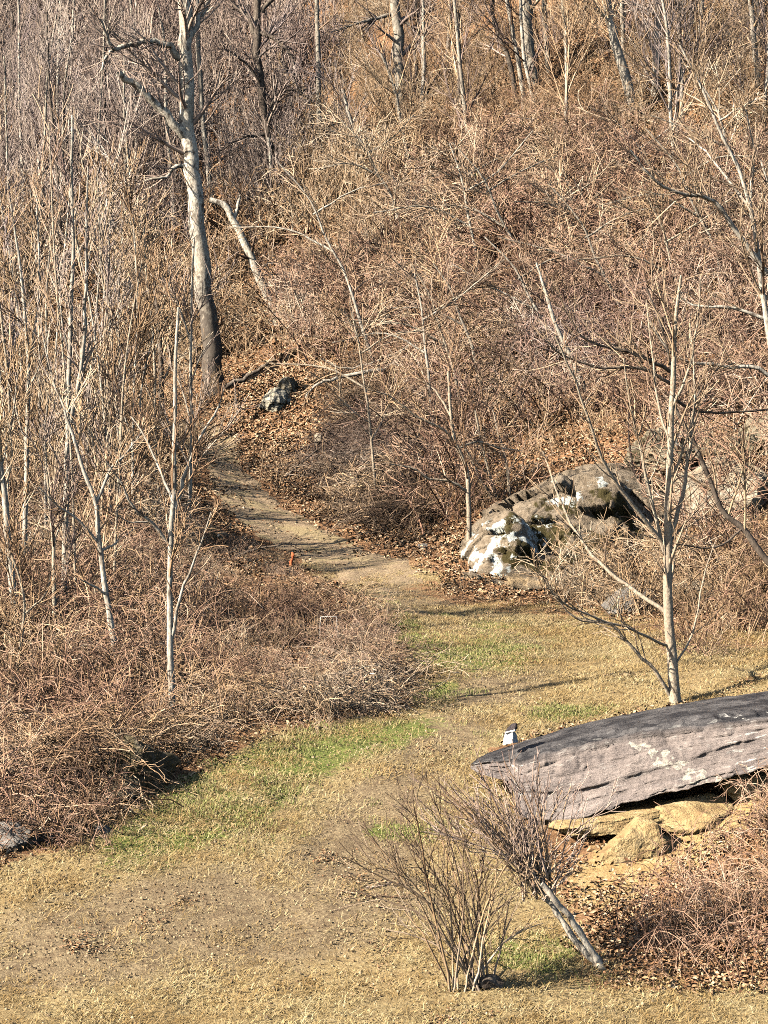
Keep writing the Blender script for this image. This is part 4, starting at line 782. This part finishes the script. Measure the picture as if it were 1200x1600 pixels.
# ------------------------------------------------------------------ scatter: geometry-node instancing of plant clumps that nobody could count
def clump(name, mat, kind, seed):
    rg = np.random.default_rng(seed); mb = MB()
    def base(n, R, H, lean, k, r0, r1, arch=0., kink=.10):
        a = rg.uniform(0, 2 * np.pi, n); rad = R * np.sqrt(rg.random(n)); b = np.stack([rad * np.cos(a), rad * np.sin(a), np.full(n, -.15)], 1)
        d = np.stack([rg.normal(size=n) * lean, rg.normal(size=n) * lean, np.ones(n)], 1); d = unit(d); L = H * rg.uniform(.5, 1.15, n)
        P = np.zeros((n, k, 3)); P[:, 0] = b; c = b.copy(); w = rg.normal(size=(n, 3)) * kink
        for j in range(1, k):
            w = w * .6 + rg.normal(size=(n, 3)) * kink; d = unit(d + w * .5 + np.array([0, 0, -arch * j / k])[None]); c = c + d * (L / (k - 1))[:, None]; P[:, j] = c
        Rr = rg.uniform(.7, 1.2, n)[:, None] * np.linspace(r0, r1, k)[None]; return P, Rr
    if kind == 'upright':
        P, R = base(7, .9, 3.2, .22, 8, .028, .010); mb.tubes(P, R, 4)
        P1, R1 = grow(P, R, 34, rg, 1.4, (.3, .8), 6, .6, .009, .017, .14, .4, (.2, 1.)); mb.tubes(P1, R1, 3)
        P2, R2 = grow(P1, R1, 70, rg, .7, (.35, .9), 4, .7, .009, .013, .2, .2); mb.tubes(P2, R2, 3)
    elif kind == 'spray':
        P, R = base(6, 1.0, 2.8, .55, 8, .030, .011, .2, .11); mb.tubes(P, R, 4)
        P1, R1 = grow(P, R, 36, rg, 1.4, (.5, 1.2), 6, .6, .010, .018, .13, .05, (.15, 1.)); mb.tubes(P1, R1, 3)
        P2, R2 = grow(P1, R1, 95, rg, .7, (.5, 1.2), 4, .7, .009, .014, .14, .0); mb.tubes(P2, R2, 3)
    elif kind == 'bramble':
        P, R = base(18, .9, 1.9, .55, 9, .012, .006, .5, .10); mb.tubes(P, R, 3)
        P1, R1 = grow(P, R, 42, rg, .75, (.4, 1.1), 6, .7, .006, .009, .13, -.1, (.1, 1.)); mb.tubes(P1, R1, 3)
        P2, R2 = grow(P1, R1, 60, rg, .35, (.4, 1.1), 4, .7, .005, .008, .15, -.05); mb.tubes(P2, R2, 3)
    elif kind == 'weed':
        P, R = base(20, .7, 1.2, .22, 6, .009, .006, .15, .12); mb.tubes(P, R, 3)
        P1, R1 = grow(P, R, 36, rg, .4, (.3, .9), 4, .7, .006, .008, .18, .1, (.3, 1.)); mb.tubes(P1, R1, 3)
    elif kind == 'heap':
        n = 42; a = rg.uniform(0, 2 * np.pi, n); c = rg.normal(size=(n, 3)) * [.55, .45, .18] + [0, 0, .22]; L = rg.uniform(.5, 1.5, n)
        dr = np.stack([np.cos(a), np.sin(a) * .6, rg.normal(size=n) * .28], 1); u = np.linspace(-.5, .5, 6)
        P = c[:, None] + dr[:, None] * (L[:, None] * u[None])[:, :, None]; P += rg.normal(size=P.shape) * .03; P[:, :, 2] -= .25 * (u ** 2)[None] * L[:, None]
        R = rg.uniform(.006, .013, n)[:, None] * np.linspace(1, .5, 6)[None]; mb.tubes(P, R, 3)
        P1, R1 = grow(P, R, 60, rg, .5, (.4, 1.), 4, .7, .004, .007, .2, -.1); mb.tubes(P1, R1, 3)
    elif kind in ('leaves', 'grass', 'straw'):
        n = {'leaves': 24, 'grass': 40, 'straw': 90}[kind]; a = rg.uniform(0, 2 * np.pi, n)
        if kind == 'leaves':
            rad = .34 * np.sqrt(rg.random(n)); az = rg.uniform(0, 2 * np.pi, n)
            for i in range(n):
                l, w = rg.uniform(.020, .040), rg.uniform(.012, .021); c, s = math.cos(az[i]), math.sin(az[i]); cu = rg.uniform(.0, .03)
                loc = np.array([[-l, 0, 0], [-.2 * l, -w, cu], [l, 0, rg.uniform(-.01, .03)], [-.2 * l, w, cu * rg.uniform(.2, 1.4)], [.1 * l, 0, -.004]])
                t = rg.normal() * .45; Rx = np.array([[1, 0, 0], [0, math.cos(t), -math.sin(t)], [0, math.sin(t), math.cos(t)]]); t2 = rg.normal() * .35; Ry = np.array([[math.cos(t2), 0, math.sin(t2)], [0, 1, 0], [-math.sin(t2), 0, math.cos(t2)]])
                v = loc @ Rx.T @ Ry.T @ np.array([[c, s, 0], [-s, c, 0], [0, 0, 1]]); v += [rad[i] * math.cos(a[i]), rad[i] * math.sin(a[i]), .010 + rg.uniform(0, .015)]
                mb.add(v, None, np.array([[0, 1, 4], [1, 2, 4], [2, 3, 4], [3, 0, 4]]))
        else:
            rad = (.32 if kind == 'straw' else .2) * np.sqrt(rg.random(n))
            for i in range(n):
                h = rg.uniform(.05, .13) if kind == 'straw' else rg.uniform(.04, .10); az = rg.uniform(0, 6.28); lean = rg.uniform(.9, 1.55) if kind == 'straw' else rg.uniform(.1, .9); w = rg.uniform(.0025, .0045)
                b = np.array([rad[i] * math.cos(a[i]), rad[i] * math.sin(a[i]), -.005]); dv = np.array([math.cos(az) * math.sin(lean), math.sin(az) * math.sin(lean), math.cos(lean)]); sd = np.array([-math.sin(az), math.cos(az), 0]) * w
                m_ = b + dv * h * .55 + [0, 0, .008]; e = b + dv * h + np.array([0, 0, -.012])
                mb.add(np.array([b - sd, b + sd, m_ + sd * .7, m_ - sd * .7, e]), np.array([[0, 1, 2, 3]]), np.array([[3, 2, 4]]))
    return mb.mesh(name, mat)

def scatter(name, meshes, pos, scl, label, lean=0.0, align=0.0, seed=0):
    rg = np.random.default_rng(seed + 500); n = len(pos)
    nrm = gnormal(pos[:, 0], pos[:, 1]); up = np.array([0, 0, 1.]); z = unit(up * (1 - align) + nrm * align + rg.normal(size=(n, 3)) * lean)
    sp = rg.uniform(0, 2 * np.pi, n); x = np.stack([np.cos(sp), np.sin(sp), np.zeros(n)], 1); x = unit(x - (x * z).sum(1, keepdims=True) * z); y = np.cross(z, x)
    R = np.stack([x, y, z], -1)
    eul = np.stack([np.arctan2(R[:, 2, 1], R[:, 2, 2]), -np.arcsin(np.clip(R[:, 2, 0], -1, 1)), np.arctan2(R[:, 1, 0], R[:, 0, 0])], 1)
    me = bpy.data.meshes.new(name); me.vertices.add(n); me.vertices.foreach_set('co', pos.astype(np.float32).ravel())
    for an, ty, key, arr in (('rot', 'FLOAT_VECTOR', 'vector', eul), ('scl', 'FLOAT', 'value', scl), ('idx', 'INT', 'value', rg.integers(0, len(meshes), n))):
        at = me.attributes.new(an, ty, 'POINT'); at.data.foreach_set(key, np.ascontiguousarray(arr, np.int32 if ty == 'INT' else np.float32).ravel())
    for m_ in meshes: me.materials.append(m_.materials[0])
    o = bpy.data.objects.new(name, me); COL.objects.link(o); tag(o, label, kind='stuff')
    ng = bpy.data.node_groups.new(name + '_scatter', 'GeometryNodeTree')
    ng.interface.new_socket('Geometry', in_out='INPUT', socket_type='NodeSocketGeometry'); ng.interface.new_socket('Geometry', in_out='OUTPUT', socket_type='NodeSocketGeometry')
    nd, lk = ng.nodes, ng.links; gi = nd.new('NodeGroupInput'); go = nd.new('NodeGroupOutput'); iop = nd.new('GeometryNodeInstanceOnPoints'); jn = nd.new('GeometryNodeJoinGeometry')
    for m_ in reversed(meshes):
        src = SRC.get(m_.name) or bpy.data.objects.new(m_.name + '_source', m_); SRC[m_.name] = src
        oi = nd.new('GeometryNodeObjectInfo'); oi.inputs['Object'].default_value = src; oi.inputs['As Instance'].default_value = False
        g2 = nd.new('GeometryNodeGeometryToInstance'); lk.new(oi.outputs['Geometry'], g2.inputs[0]); lk.new(g2.outputs[0], jn.inputs[0])
    lk.new(gi.outputs[0], iop.inputs['Points']); lk.new(jn.outputs[0], iop.inputs['Instance']); iop.inputs['Pick Instance'].default_value = True
    for an, ty, sock in (('rot', 'FLOAT_VECTOR', 'Rotation'), ('scl', 'FLOAT', 'Scale'), ('idx', 'INT', 'Instance Index')):
        na = nd.new('GeometryNodeInputNamedAttribute'); na.data_type = ty; na.inputs[0].default_value = an; lk.new(na.outputs[0], iop.inputs[sock])
    lk.new(iop.outputs[0], go.inputs[0])
    md = o.modifiers.new('scatter', 'NODES'); md.node_group = ng
    return o
SRC = {}
def pick(n, ylo, yhi, keep, seed, margin=1.5, power=1.0, half=.195):
    """n candidate spots on the ground in the wedge the camera can see, kept where keep(px, py, x, y) says so"""
    rg = np.random.default_rng(seed + 900); u = rg.random(n)
    y = (ylo ** 2 + (yhi ** 2 - ylo ** 2) * u ** power) ** .5; x = rg.uniform(-1, 1, n) * (half * y + margin)
    P = np.stack([x, y, gz(x, y)], 1); px, py = project(P)
    k = keep(px, py, P); k = k if k.dtype == bool else rg.random(n) < k
    return P[k], px[k], py[k]
CL = {}
for nm, mt, kd, cnt in (('upright_tan', 'twig_tan', 'upright', 3), ('upright_mauve', 'twig_mauve', 'upright', 3), ('spray_red', 'twig_red', 'spray', 4), ('spray_tan', 'twig_tan', 'spray', 3), ('bramble_red', 'twig_red', 'bramble', 4), ('bramble_tan', 'twig_tan', 'bramble', 3), ('weed_tan', 'twig_tan', 'weed', 3), ('heap_tan', 'twig_tan', 'heap', 2), ('heap_dark', 'twig_dark', 'heap', 3), ('leaf_patch', 'leaf', 'leaves', 4), ('green_tuft', 'grass', 'grass', 3), ('straw_tuft', 'straw', 'straw', 4)):
    CL[nm] = [clump(f'{nm}_{chr(97 + i)}', M[mt], kd, hash(nm) % 1 + 31 * i + len(nm) * 7) for i in range(cnt)]
R_ = np.random.default_rng(99)
clear = lambda px, py: in_poly(px, py, LAWN) | in_poly(px, py, PATHP) | in_poly(px, py, BANK)
CLEARFOOT = [(380,830),(480,760),(560,570),(630,580),(650,700),(690,830),(740,960),(560,990),(430,890)]

# hillside thickets
def hill(side):
    def keep(px, py, P):
        wood = ~clear(px, py) & ~in_poly(px, py, RIGHTBANK) & (P[:, 1] > 47) & ~in_poly(px, py, CLEARFOOT)
        split = 470 + np.clip(500 - py, 0, 500) * .1
        rock_zone = in_poly(px, py, [(700,960),(700,800),(850,690),(1250,640),(1250,960)])
        return (wood & ~rock_zone & ((px < split) if side == 'L' else (px >= split))) * np.clip(vnoise(P[:, 0], P[:, 1], 4.0) * 2.0 - .1, .2, 1)
    return keep
P, px, py = pick(2300, 46, 135, hill('L'), 1, power=.8)
s = np.interp(P[:, 1], [46, 70, 130], [.75, .95, 1.35]) * R_.uniform(.7, 1.25, len(P)) * np.where((P[:, 1] < 72) & (px > 170), .55, 1.); up = P[:, 1] > 84
near = ~up
scatter('thicket', CL['upright_mauve'], P[up], s[up], 'mauve grey mass of bare saplings on the upper left hillside', .08, .1, 1)
scatter('thicket', CL['upright_tan'] + CL['spray_tan'], P[near], s[near], 'tan thicket of bare twigs behind the left saplings', .12, .1, 2)
P, px, py = pick(5200, 47, 118, hill('R'), 3, power=.8)
s = np.interp(P[:, 1], [46, 70, 120], [.62, .85, 1.15]) * R_.uniform(.7, 1.25, len(P)) * np.where(py < 260, .5, 1.); up = (py < 210) | ((px < 640) & (py < 450)); mid = ~up
scatter('thicket', CL['upright_tan'] + CL['spray_tan'], P[up], s[up], 'tan and grey bare undergrowth at the top of the hillside', .12, .15, 4)
scatter('thicket', CL['spray_red'] + CL['spray_tan'][:1], P[mid], s[mid], 'reddish tangle of bare shrubs covering the right hillside', .22, .25, 5)
# low growth on the outcrop and at its sides
P, px, py = pick(900, 40, 54, lambda px, py, P: in_poly(px, py, [(640,840),(690,770),(780,770),(860,700),(920,680),(1250,620),(1250,960),(1080,940),(1020,880),(1010,720),(880,705),(800,780),(720,840)]), 6)
scatter('undergrowth', CL['weed_tan'] + CL['spray_red'][:1], P, R_.uniform(.4, .95, len(P)), 'dry stalks and twigs growing round the lichen outcrop', .2, .2, 6)
# brambles on the left
BR = [(-300,1360),(0,1345),(110,1318),(175,1262),(270,1190),(420,1135),(560,1112),(620,1100),(630,1040),(590,980),(540,935),(470,885),(400,850),(340,820),(310,770),(-300,760)]
HOLE = [(200,1290),(205,1195),(230,1150),(300,1150),(300,1240)]
FRONT = [(110,1330),(120,1215),(240,1190),(250,1290)]
P, px, py = pick(2000, 25.5, 48, lambda px, py, P: in_poly(px, py, BR) & ~in_poly(px, py, HOLE), 7)
P2, qx, qy = pick(2600, 44, 62, lambda px, py, P: ~clear(px, py) & (px < 250) & (py > 600), 8)
low = np.clip((qx - 150) / 200, 0, 1)
s = R_.uniform(.45, .95, len(P)) * np.where(px > 320, .6, 1.0) * np.where((py < 940) & (px > 230), .5, 1.) * np.where(in_poly(px, py, FRONT), .45, 1.)
a = R_.random(len(P)) < .6
scatter('brambles', CL['bramble_red'], P[a], s[a], 'reddish bramble canes massed on the left of the lawn', .2, .3, 7)
scatter('brambles', CL['bramble_tan'] + CL['weed_tan'], P[~a], s[~a] * 1.05, 'pale dry canes and stalks mixed through the left brambles', .2, .2, 8)
k = R_.random(len(P2)) < .30
scatter('undergrowth', CL['bramble_tan'] + CL['weed_tan'] + CL['spray_tan'][:1], P2[k], R_.uniform(.5, .9, k.sum()), 'tan undergrowth below the saplings left of the track', .2, .2, 9)
# dead brush along the bramble edge, hanging on the bank, and the heap on the right
P, px, py = pick(2600, 26, 36, lambda px, py, P: in_poly(px, py, [(-100,1330),(110,1305),(180,1255),(290,1175),(420,1130),(650,1100),(640,1040),(560,1050),(420,1090),(250,1150),(150,1220),(0,1270)]), 10)
k = R_.random(len(P)) < .42
top = np.array([W(x, R_.uniform(1165, 1200), 28.75 + R_.uniform(-.35, .35)) for x in R_.uniform(80, 165, 18)]); P = np.vstack([P[k], top]); k = np.ones(len(P), bool)
scatter('dead_brush', CL['heap_tan'] + CL['heap_dark'][:1], P[k], R_.uniform(.5, .9, k.sum()), 'grey dead sticks piled along the edge of the left brambles', .2, .5, 10)
P, px, py = pick(3000, 46, 66, lambda px, py, P: in_poly(px, py, [(505,760),(500,740),(530,640),(545,560),(620,580),(640,700),(660,830),(590,835),(520,810)]), 11)
scatter('dead_brush', CL['heap_dark'] + CL['heap_tan'][:1], P, R_.uniform(.6, 1.2, len(P)), 'dark dead brush draped down the bank beside the track', .35, .6, 11)
P, px, py = pick(2400, 22, 28, lambda px, py, P: in_poly(px, py, [(1070,1360),(1150,1290),(1300,1230),(1300,1545),(1060,1525),(1000,1490),(1000,1430)]), 12)
k = R_.random(len(P)) < .2
scatter('brambles', CL['bramble_red'] + CL['weed_tan'][:1], P[k], R_.uniform(.35, .62, k.sum()), 'reddish bramble tangle below the slab on the right', .25, .3, 12)
P, px, py = pick(700, 36, 44, lambda px, py, P: in_poly(px, py, [(1010,960),(1300,900),(1300,1075),(1120,1080)]), 13)
scatter('undergrowth', CL['weed_tan'] + CL['bramble_red'][:1], P[::2], R_.uniform(.5, .85, len(P[::2])), 'dry stalks and red canes behind the slab at the right edge', .15, .2, 13)
P, px, py = pick(2500, 25, 40, lambda px, py, P: in_poly(px, py, [(-100,1365),(110,1335),(190,1280),(300,1210),(430,1160),(660,1125),(680,1060),(620,1060),(560,1105),(400,1130),(250,1190),(100,1300),(-100,1330)]), 18)
k = R_.random(len(P)) < .28
scatter('undergrowth', CL['weed_tan'] + CL['bramble_red'][:1], P[k], R_.uniform(.15, .5, k.sum()), 'loose dry stalks straggling from the brambles onto the lawn', .3, .2, 18)
P, px, py = pick(1500, 40, 47, lambda px, py, P: in_poly(px, py, [(880,925),(1060,905),(1250,880),(1250,985),(1000,965),(880,945)]), 19)
scatter('undergrowth', CL['weed_tan'] + CL['spray_tan'][:1], P, R_.uniform(.25, .6, len(P)), 'pale dry grass stalks at the foot of the outcrop', .2, .2, 19)
# leaves
def leafkeep(px, py, P):
    d = np.where(in_poly(px, py, LAWN), .22 * (vnoise(P[:, 0] + 4, P[:, 1], .8) > .78), .5); d = np.where(in_poly(px, py, RIGHTBANK), np.where(in_poly(px, py, [(860,1290),(1300,1190),(1300,1240),(1080,1330),(1000,1400),(900,1400)]), .3, .9), d); d = np.where(in_poly(px, py, BANK), 1., d); d = np.where(in_poly(px, py, PATHP), .06, d)
    foot = in_poly(px, py, [(560,830),(720,830),(740,900),(1000,930),(1200,960),(1200,985),(960,970),(720,945),(690,905),(620,865)])
    return np.where(foot, .8, d)
P, px, py = pick(34000, 21, 95, leafkeep, 14, power=1.25)
P[:, 2] += .01
scatter('fallen_leaves', CL['leaf_patch'], P, R_.uniform(.8, 1.4, len(P)) * np.interp(P[:, 1], [22, 60, 95], [.85, 1.35, 1.9]) * np.where(in_poly(px, py, LAWN), .6, 1.), 'brown fallen leaves over the banks and below the shrubs', .05, 1., 14)
# grass
def strawkeep(px, py, P):
    k = in_poly(px, py, LAWN).astype(float)
    dirt = np.maximum.reduce([np.exp(-(((px - a) / c) ** 2 + ((py - b) / e) ** 2)) for a, b, c, e in ((330,1440,360,85),(120,1490,260,55),(560,1330,140,60),(640,930,120,30),(760,1075,90,26),(690,1150,90,32),(610,1245,110,42))])
    return k * np.clip(1.0 - 1.1 * dirt, .12, 1) * np.clip(2.6 * (.6 * vnoise(P[:, 0], P[:, 1], .7) + .4 * vnoise(P[:, 0] + 7, P[:, 1] * 1.6, .3)) - .6, .05, 1)
P, px, py = pick(15000, 20.5, 46, strawkeep, 15, half=.185, margin=.5)
scatter('dry_grass', CL['straw_tuft'], P, R_.uniform(.45, 1.3, len(P)), 'short straw coloured winter grass of the lawn', .05, 1., 15)
GB = [(745,1022,90,24),(620,990,50,26),(280,1270,120,45),(400,1210,120,40),(885,1112,70,10),(640,1000,40,22),(540,1160,120,24),(850,1490,80,24),(240,1300,70,20),(1130,1530,120,12),(660,1085,60,12),(650,1300,70,12)]
def greenkeep(px, py, P):
    g = np.maximum.reduce([np.exp(-(((px - a) / c) ** 2 + ((py - b) / e) ** 2)) for a, b, c, e in GB])
    return g * in_poly(px, py, LAWN) * np.clip(vnoise(P[:, 0], P[:, 1], .4) * 2.6 - .9, 0, 1) * 1.6
P, px, py = pick(30000, 20.5, 46, greenkeep, 16, half=.185, margin=.5)
scatter('green_grass', CL['green_tuft'], P, R_.uniform(.6, 1.1, len(P)), 'tufts of green grass in patches of the lawn', .05, 1., 16)

def crumb_mesh(i):
    rg = np.random.default_rng(600 + i); mb = MB()
    for _ in range(26):
        c = np.array([*(rg.normal(size=2) * .28), .004]); r = rg.uniform(.006, .020); h = rg.uniform(.4, .9)
        a = rg.uniform(0, 6.28) + np.arange(5) * 1.2566; ring = np.stack([np.cos(a), np.sin(a) * rg.uniform(.5, 1), np.zeros(5)], 1) * r * rg.uniform(.7, 1.2, (5, 1))
        V = np.vstack([c + ring, c + ring * .6 + [0, 0, r * h], c + [0, 0, r * h * 1.15]]); Q = np.array([[j, (j + 1) % 5, 5 + (j + 1) % 5, 5 + j] for j in range(5)]); T = np.array([[5 + j, 5 + (j + 1) % 5, 10] for j in range(5)])
        mb.add(V, Q, T)
    return mb.mesh(f'crumb_{i}', M['crumb'])
M['crumb'] = leaf_mat('soil_crumb', [(.10,.065,.035), (.22,.145,.08), (.34,.24,.13), (.50,.38,.22), (.07,.045,.03)])
P, px, py = pick(5000, 20.5, 50, lambda px, py, P: in_poly(px, py, LAWN) * .35 + np.exp(-(((px - 330) / 360) ** 2 + ((py - 1440) / 95) ** 2)) * .6, 17, half=.185, margin=.5)
scatter('soil_crumbs', [crumb_mesh(i) for i in range(3)], P, R_.uniform(.6, 1.3, len(P)), 'crumbs of soil and broken leaf on the bare patches of lawn', .02, 1., 17)

# ------------------------------------------------------------------ small things
def stick(name, pts, r0, r1, mat, label, cat='branch', lift=.02):
    Q = np.array([hit(*p) for p in pts]); Q[:, 2] = gz(Q[:, 0], Q[:, 1]) + lift
    P = resample(Q, 12); P[1:-1] += np.random.default_rng(len(label)).normal(size=(10, 3)) * r0 * .6
    mb = MB(); mb.tubes(P[None], np.linspace(r0, r1, 12)[None], 5); return tag(mb.build(name, M[mat], smooth=True), label, cat)
stick('fallen_stick', [(572,1392),(590,1390),(612,1384)], .012, .006, 'twig_mauve', 'short grey stick lying on the bare patch of lawn')
stick('fallen_stick', [(570,1405),(610,1404),(655,1405)], .009, .005, 'twig_dark', 'thin dark stick just below the short grey stick on the lawn')
def branch(name, pts, d, w0, w1, mat, label, nt=12, L=.8, seed=0, dd=0):
    s = d / F_PX; Q = np.array([W(x, y, d + dd * i / (len(pts) - 1)) for i, (x, y) in enumerate(pts)]); P = resample(Q, 16)
    root = empty(name, P[0], label, 'branch'); r = np.linspace(w0, w1, 16) * s / 2; rg = np.random.default_rng(seed); P[1:-1] += rg.normal(size=(14, 3)) * r[1:-1, None] * .5
    mb = MB(); mb.tubes(P[None], r[None], 6); mb.build('limb', M[mat], root, smooth=True)
    if nt:
        P1, R1 = grow(P[None], r[None], nt, rg, L, (.4, 1.), 5, .5, .007, .02, .15, .0); cr = MB(); cr.tubes(P1, R1, 3); cr.build('twigs', M['twig_tan'], root)
branch('fallen_branch', [(600,578),(560,582),(520,592),(490,606),(478,622)], 60.5, 8, 3, 'bark_pale', 'pale fallen branch hanging over the top of the leafy bank', 16, 1.0, 3)
branch('fallen_branch', [(340,885),(370,868),(400,858),(440,850),(455,848)], 46.2, 5, 2, 'bark_dark', 'dark fallen branch beside the left edge of the track', 8, .6, 4)
branch('fallen_branch', [(405,770),(425,758),(450,742),(500,700)], 55.5, 6, 3, 'bark_dark', 'dark branch lying at the right edge of the track', 10, .9, 5, 1)
branch('fallen_branch', [(480,790),(520,760),(560,735),(592,712)], 54.5, 6, 3, 'bark_grey', 'grey branch slanting up through the dead brush', 10, .9, 6, .8)
branch('fallen_branch', [(640,540),(600,560),(540,575),(500,560)], 62, 5, 2, 'bark_grey', 'thin grey branch above the dark draped brush', 14, 1.2, 7)
branch('fallen_branch', [(350,605),(380,592),(410,575),(430,560)], 66.5, 9, 5, 'bark_dark', 'dark fallen limb at the foot of the tallest tree', 10, .9, 8)
def stake():
    b = hit(458, 905); d = b[1]; root = empty('marker_stake', b, 'thin stake with an orange ribbon in the brambles by the track', 'stake')
    mb = MB(); mb.tubes(np.array([[b - [0, 0, .1], W(458, 890, d), W(457, 862, d)]]), np.full((1, 3), .012), 5); mb.build('stake', M['twig_dark'], root)
    V = []; n = 9
    for i in range(n):
        t = i / (n - 1); c = W(456 + 2 * math.sin(t * 5), 863 + 20 * t, d); w = .018 + .022 * math.sin(t * 7) ** 2
        V += [c + [-w, -.03 + .02 * math.sin(t * 9), 0], c + [w, -.03 - .02 * math.sin(t * 9), 0], c + [w, .015, 0], c + [-w, .015, 0]]
    V = np.array(V); idx = np.arange(len(V)).reshape(n, 4); nx = np.roll(idx, -1, 1); mb = MB(); mb.add(V, np.stack([idx[:-1], idx[1:], nx[1:], nx[:-1]], -1).reshape(-1, 4)); mb.cap(V[:4]); mb.cap(V[-4:]); mb.build('ribbon', M['orange'], root)
stake()
def wire():
    b = hit(528, 1005); d = b[1]; mb = MB(); P = np.array([W(500, 1002, d), W(500, 980, d), W(501, 964, d), W(514, 963.5, d), W(526, 963, d), W(527, 985, d), W(528, 1008, d)])
    mb.tubes(P[None], np.full((1, 7), .007), 5); tag(mb.build('wire_hoop', M['wire']), 'thin pale wire hoop standing in the brambles below the track', 'wire')
wire()

def clinging_leaf(px, py, d, label):
    c = W(px, py, d); r = .07; V = np.array([c + v for v in ([0, 0, r * 1.3], [-r * .8, -.03, .1 * r], [-r * .3, .01, -r], [r * .4, .02, -r * .9], [r * .8, -.02, .2 * r], [0, .04, 0])]); V = np.vstack([V, V + [0, .012, 0]])
    T = np.array([[0, 1, 5], [1, 2, 5], [2, 3, 5], [3, 4, 5], [4, 0, 5]]); B = T[:, ::-1] + 6; S = np.array([[i, (i + 1) % 5, (i + 1) % 5 + 6, i + 6] for i in range(5)])
    mb = MB(); mb.add(V, S, np.vstack([T, B])); return tag(mb.build('clinging_leaf', M['pale_leaf']), label, 'leaf')
M['pale_leaf'] = leaf_mat('pale_leaf', [(.62,.50,.26), (.70,.60,.36), (.66,.55,.30)])
clinging_leaf(743, 273, 66, 'single pale yellow leaf clinging in the middle of the hillside twigs')
clinging_leaf(1083, 34, 74, 'single pale yellow leaf clinging near the top right corner')
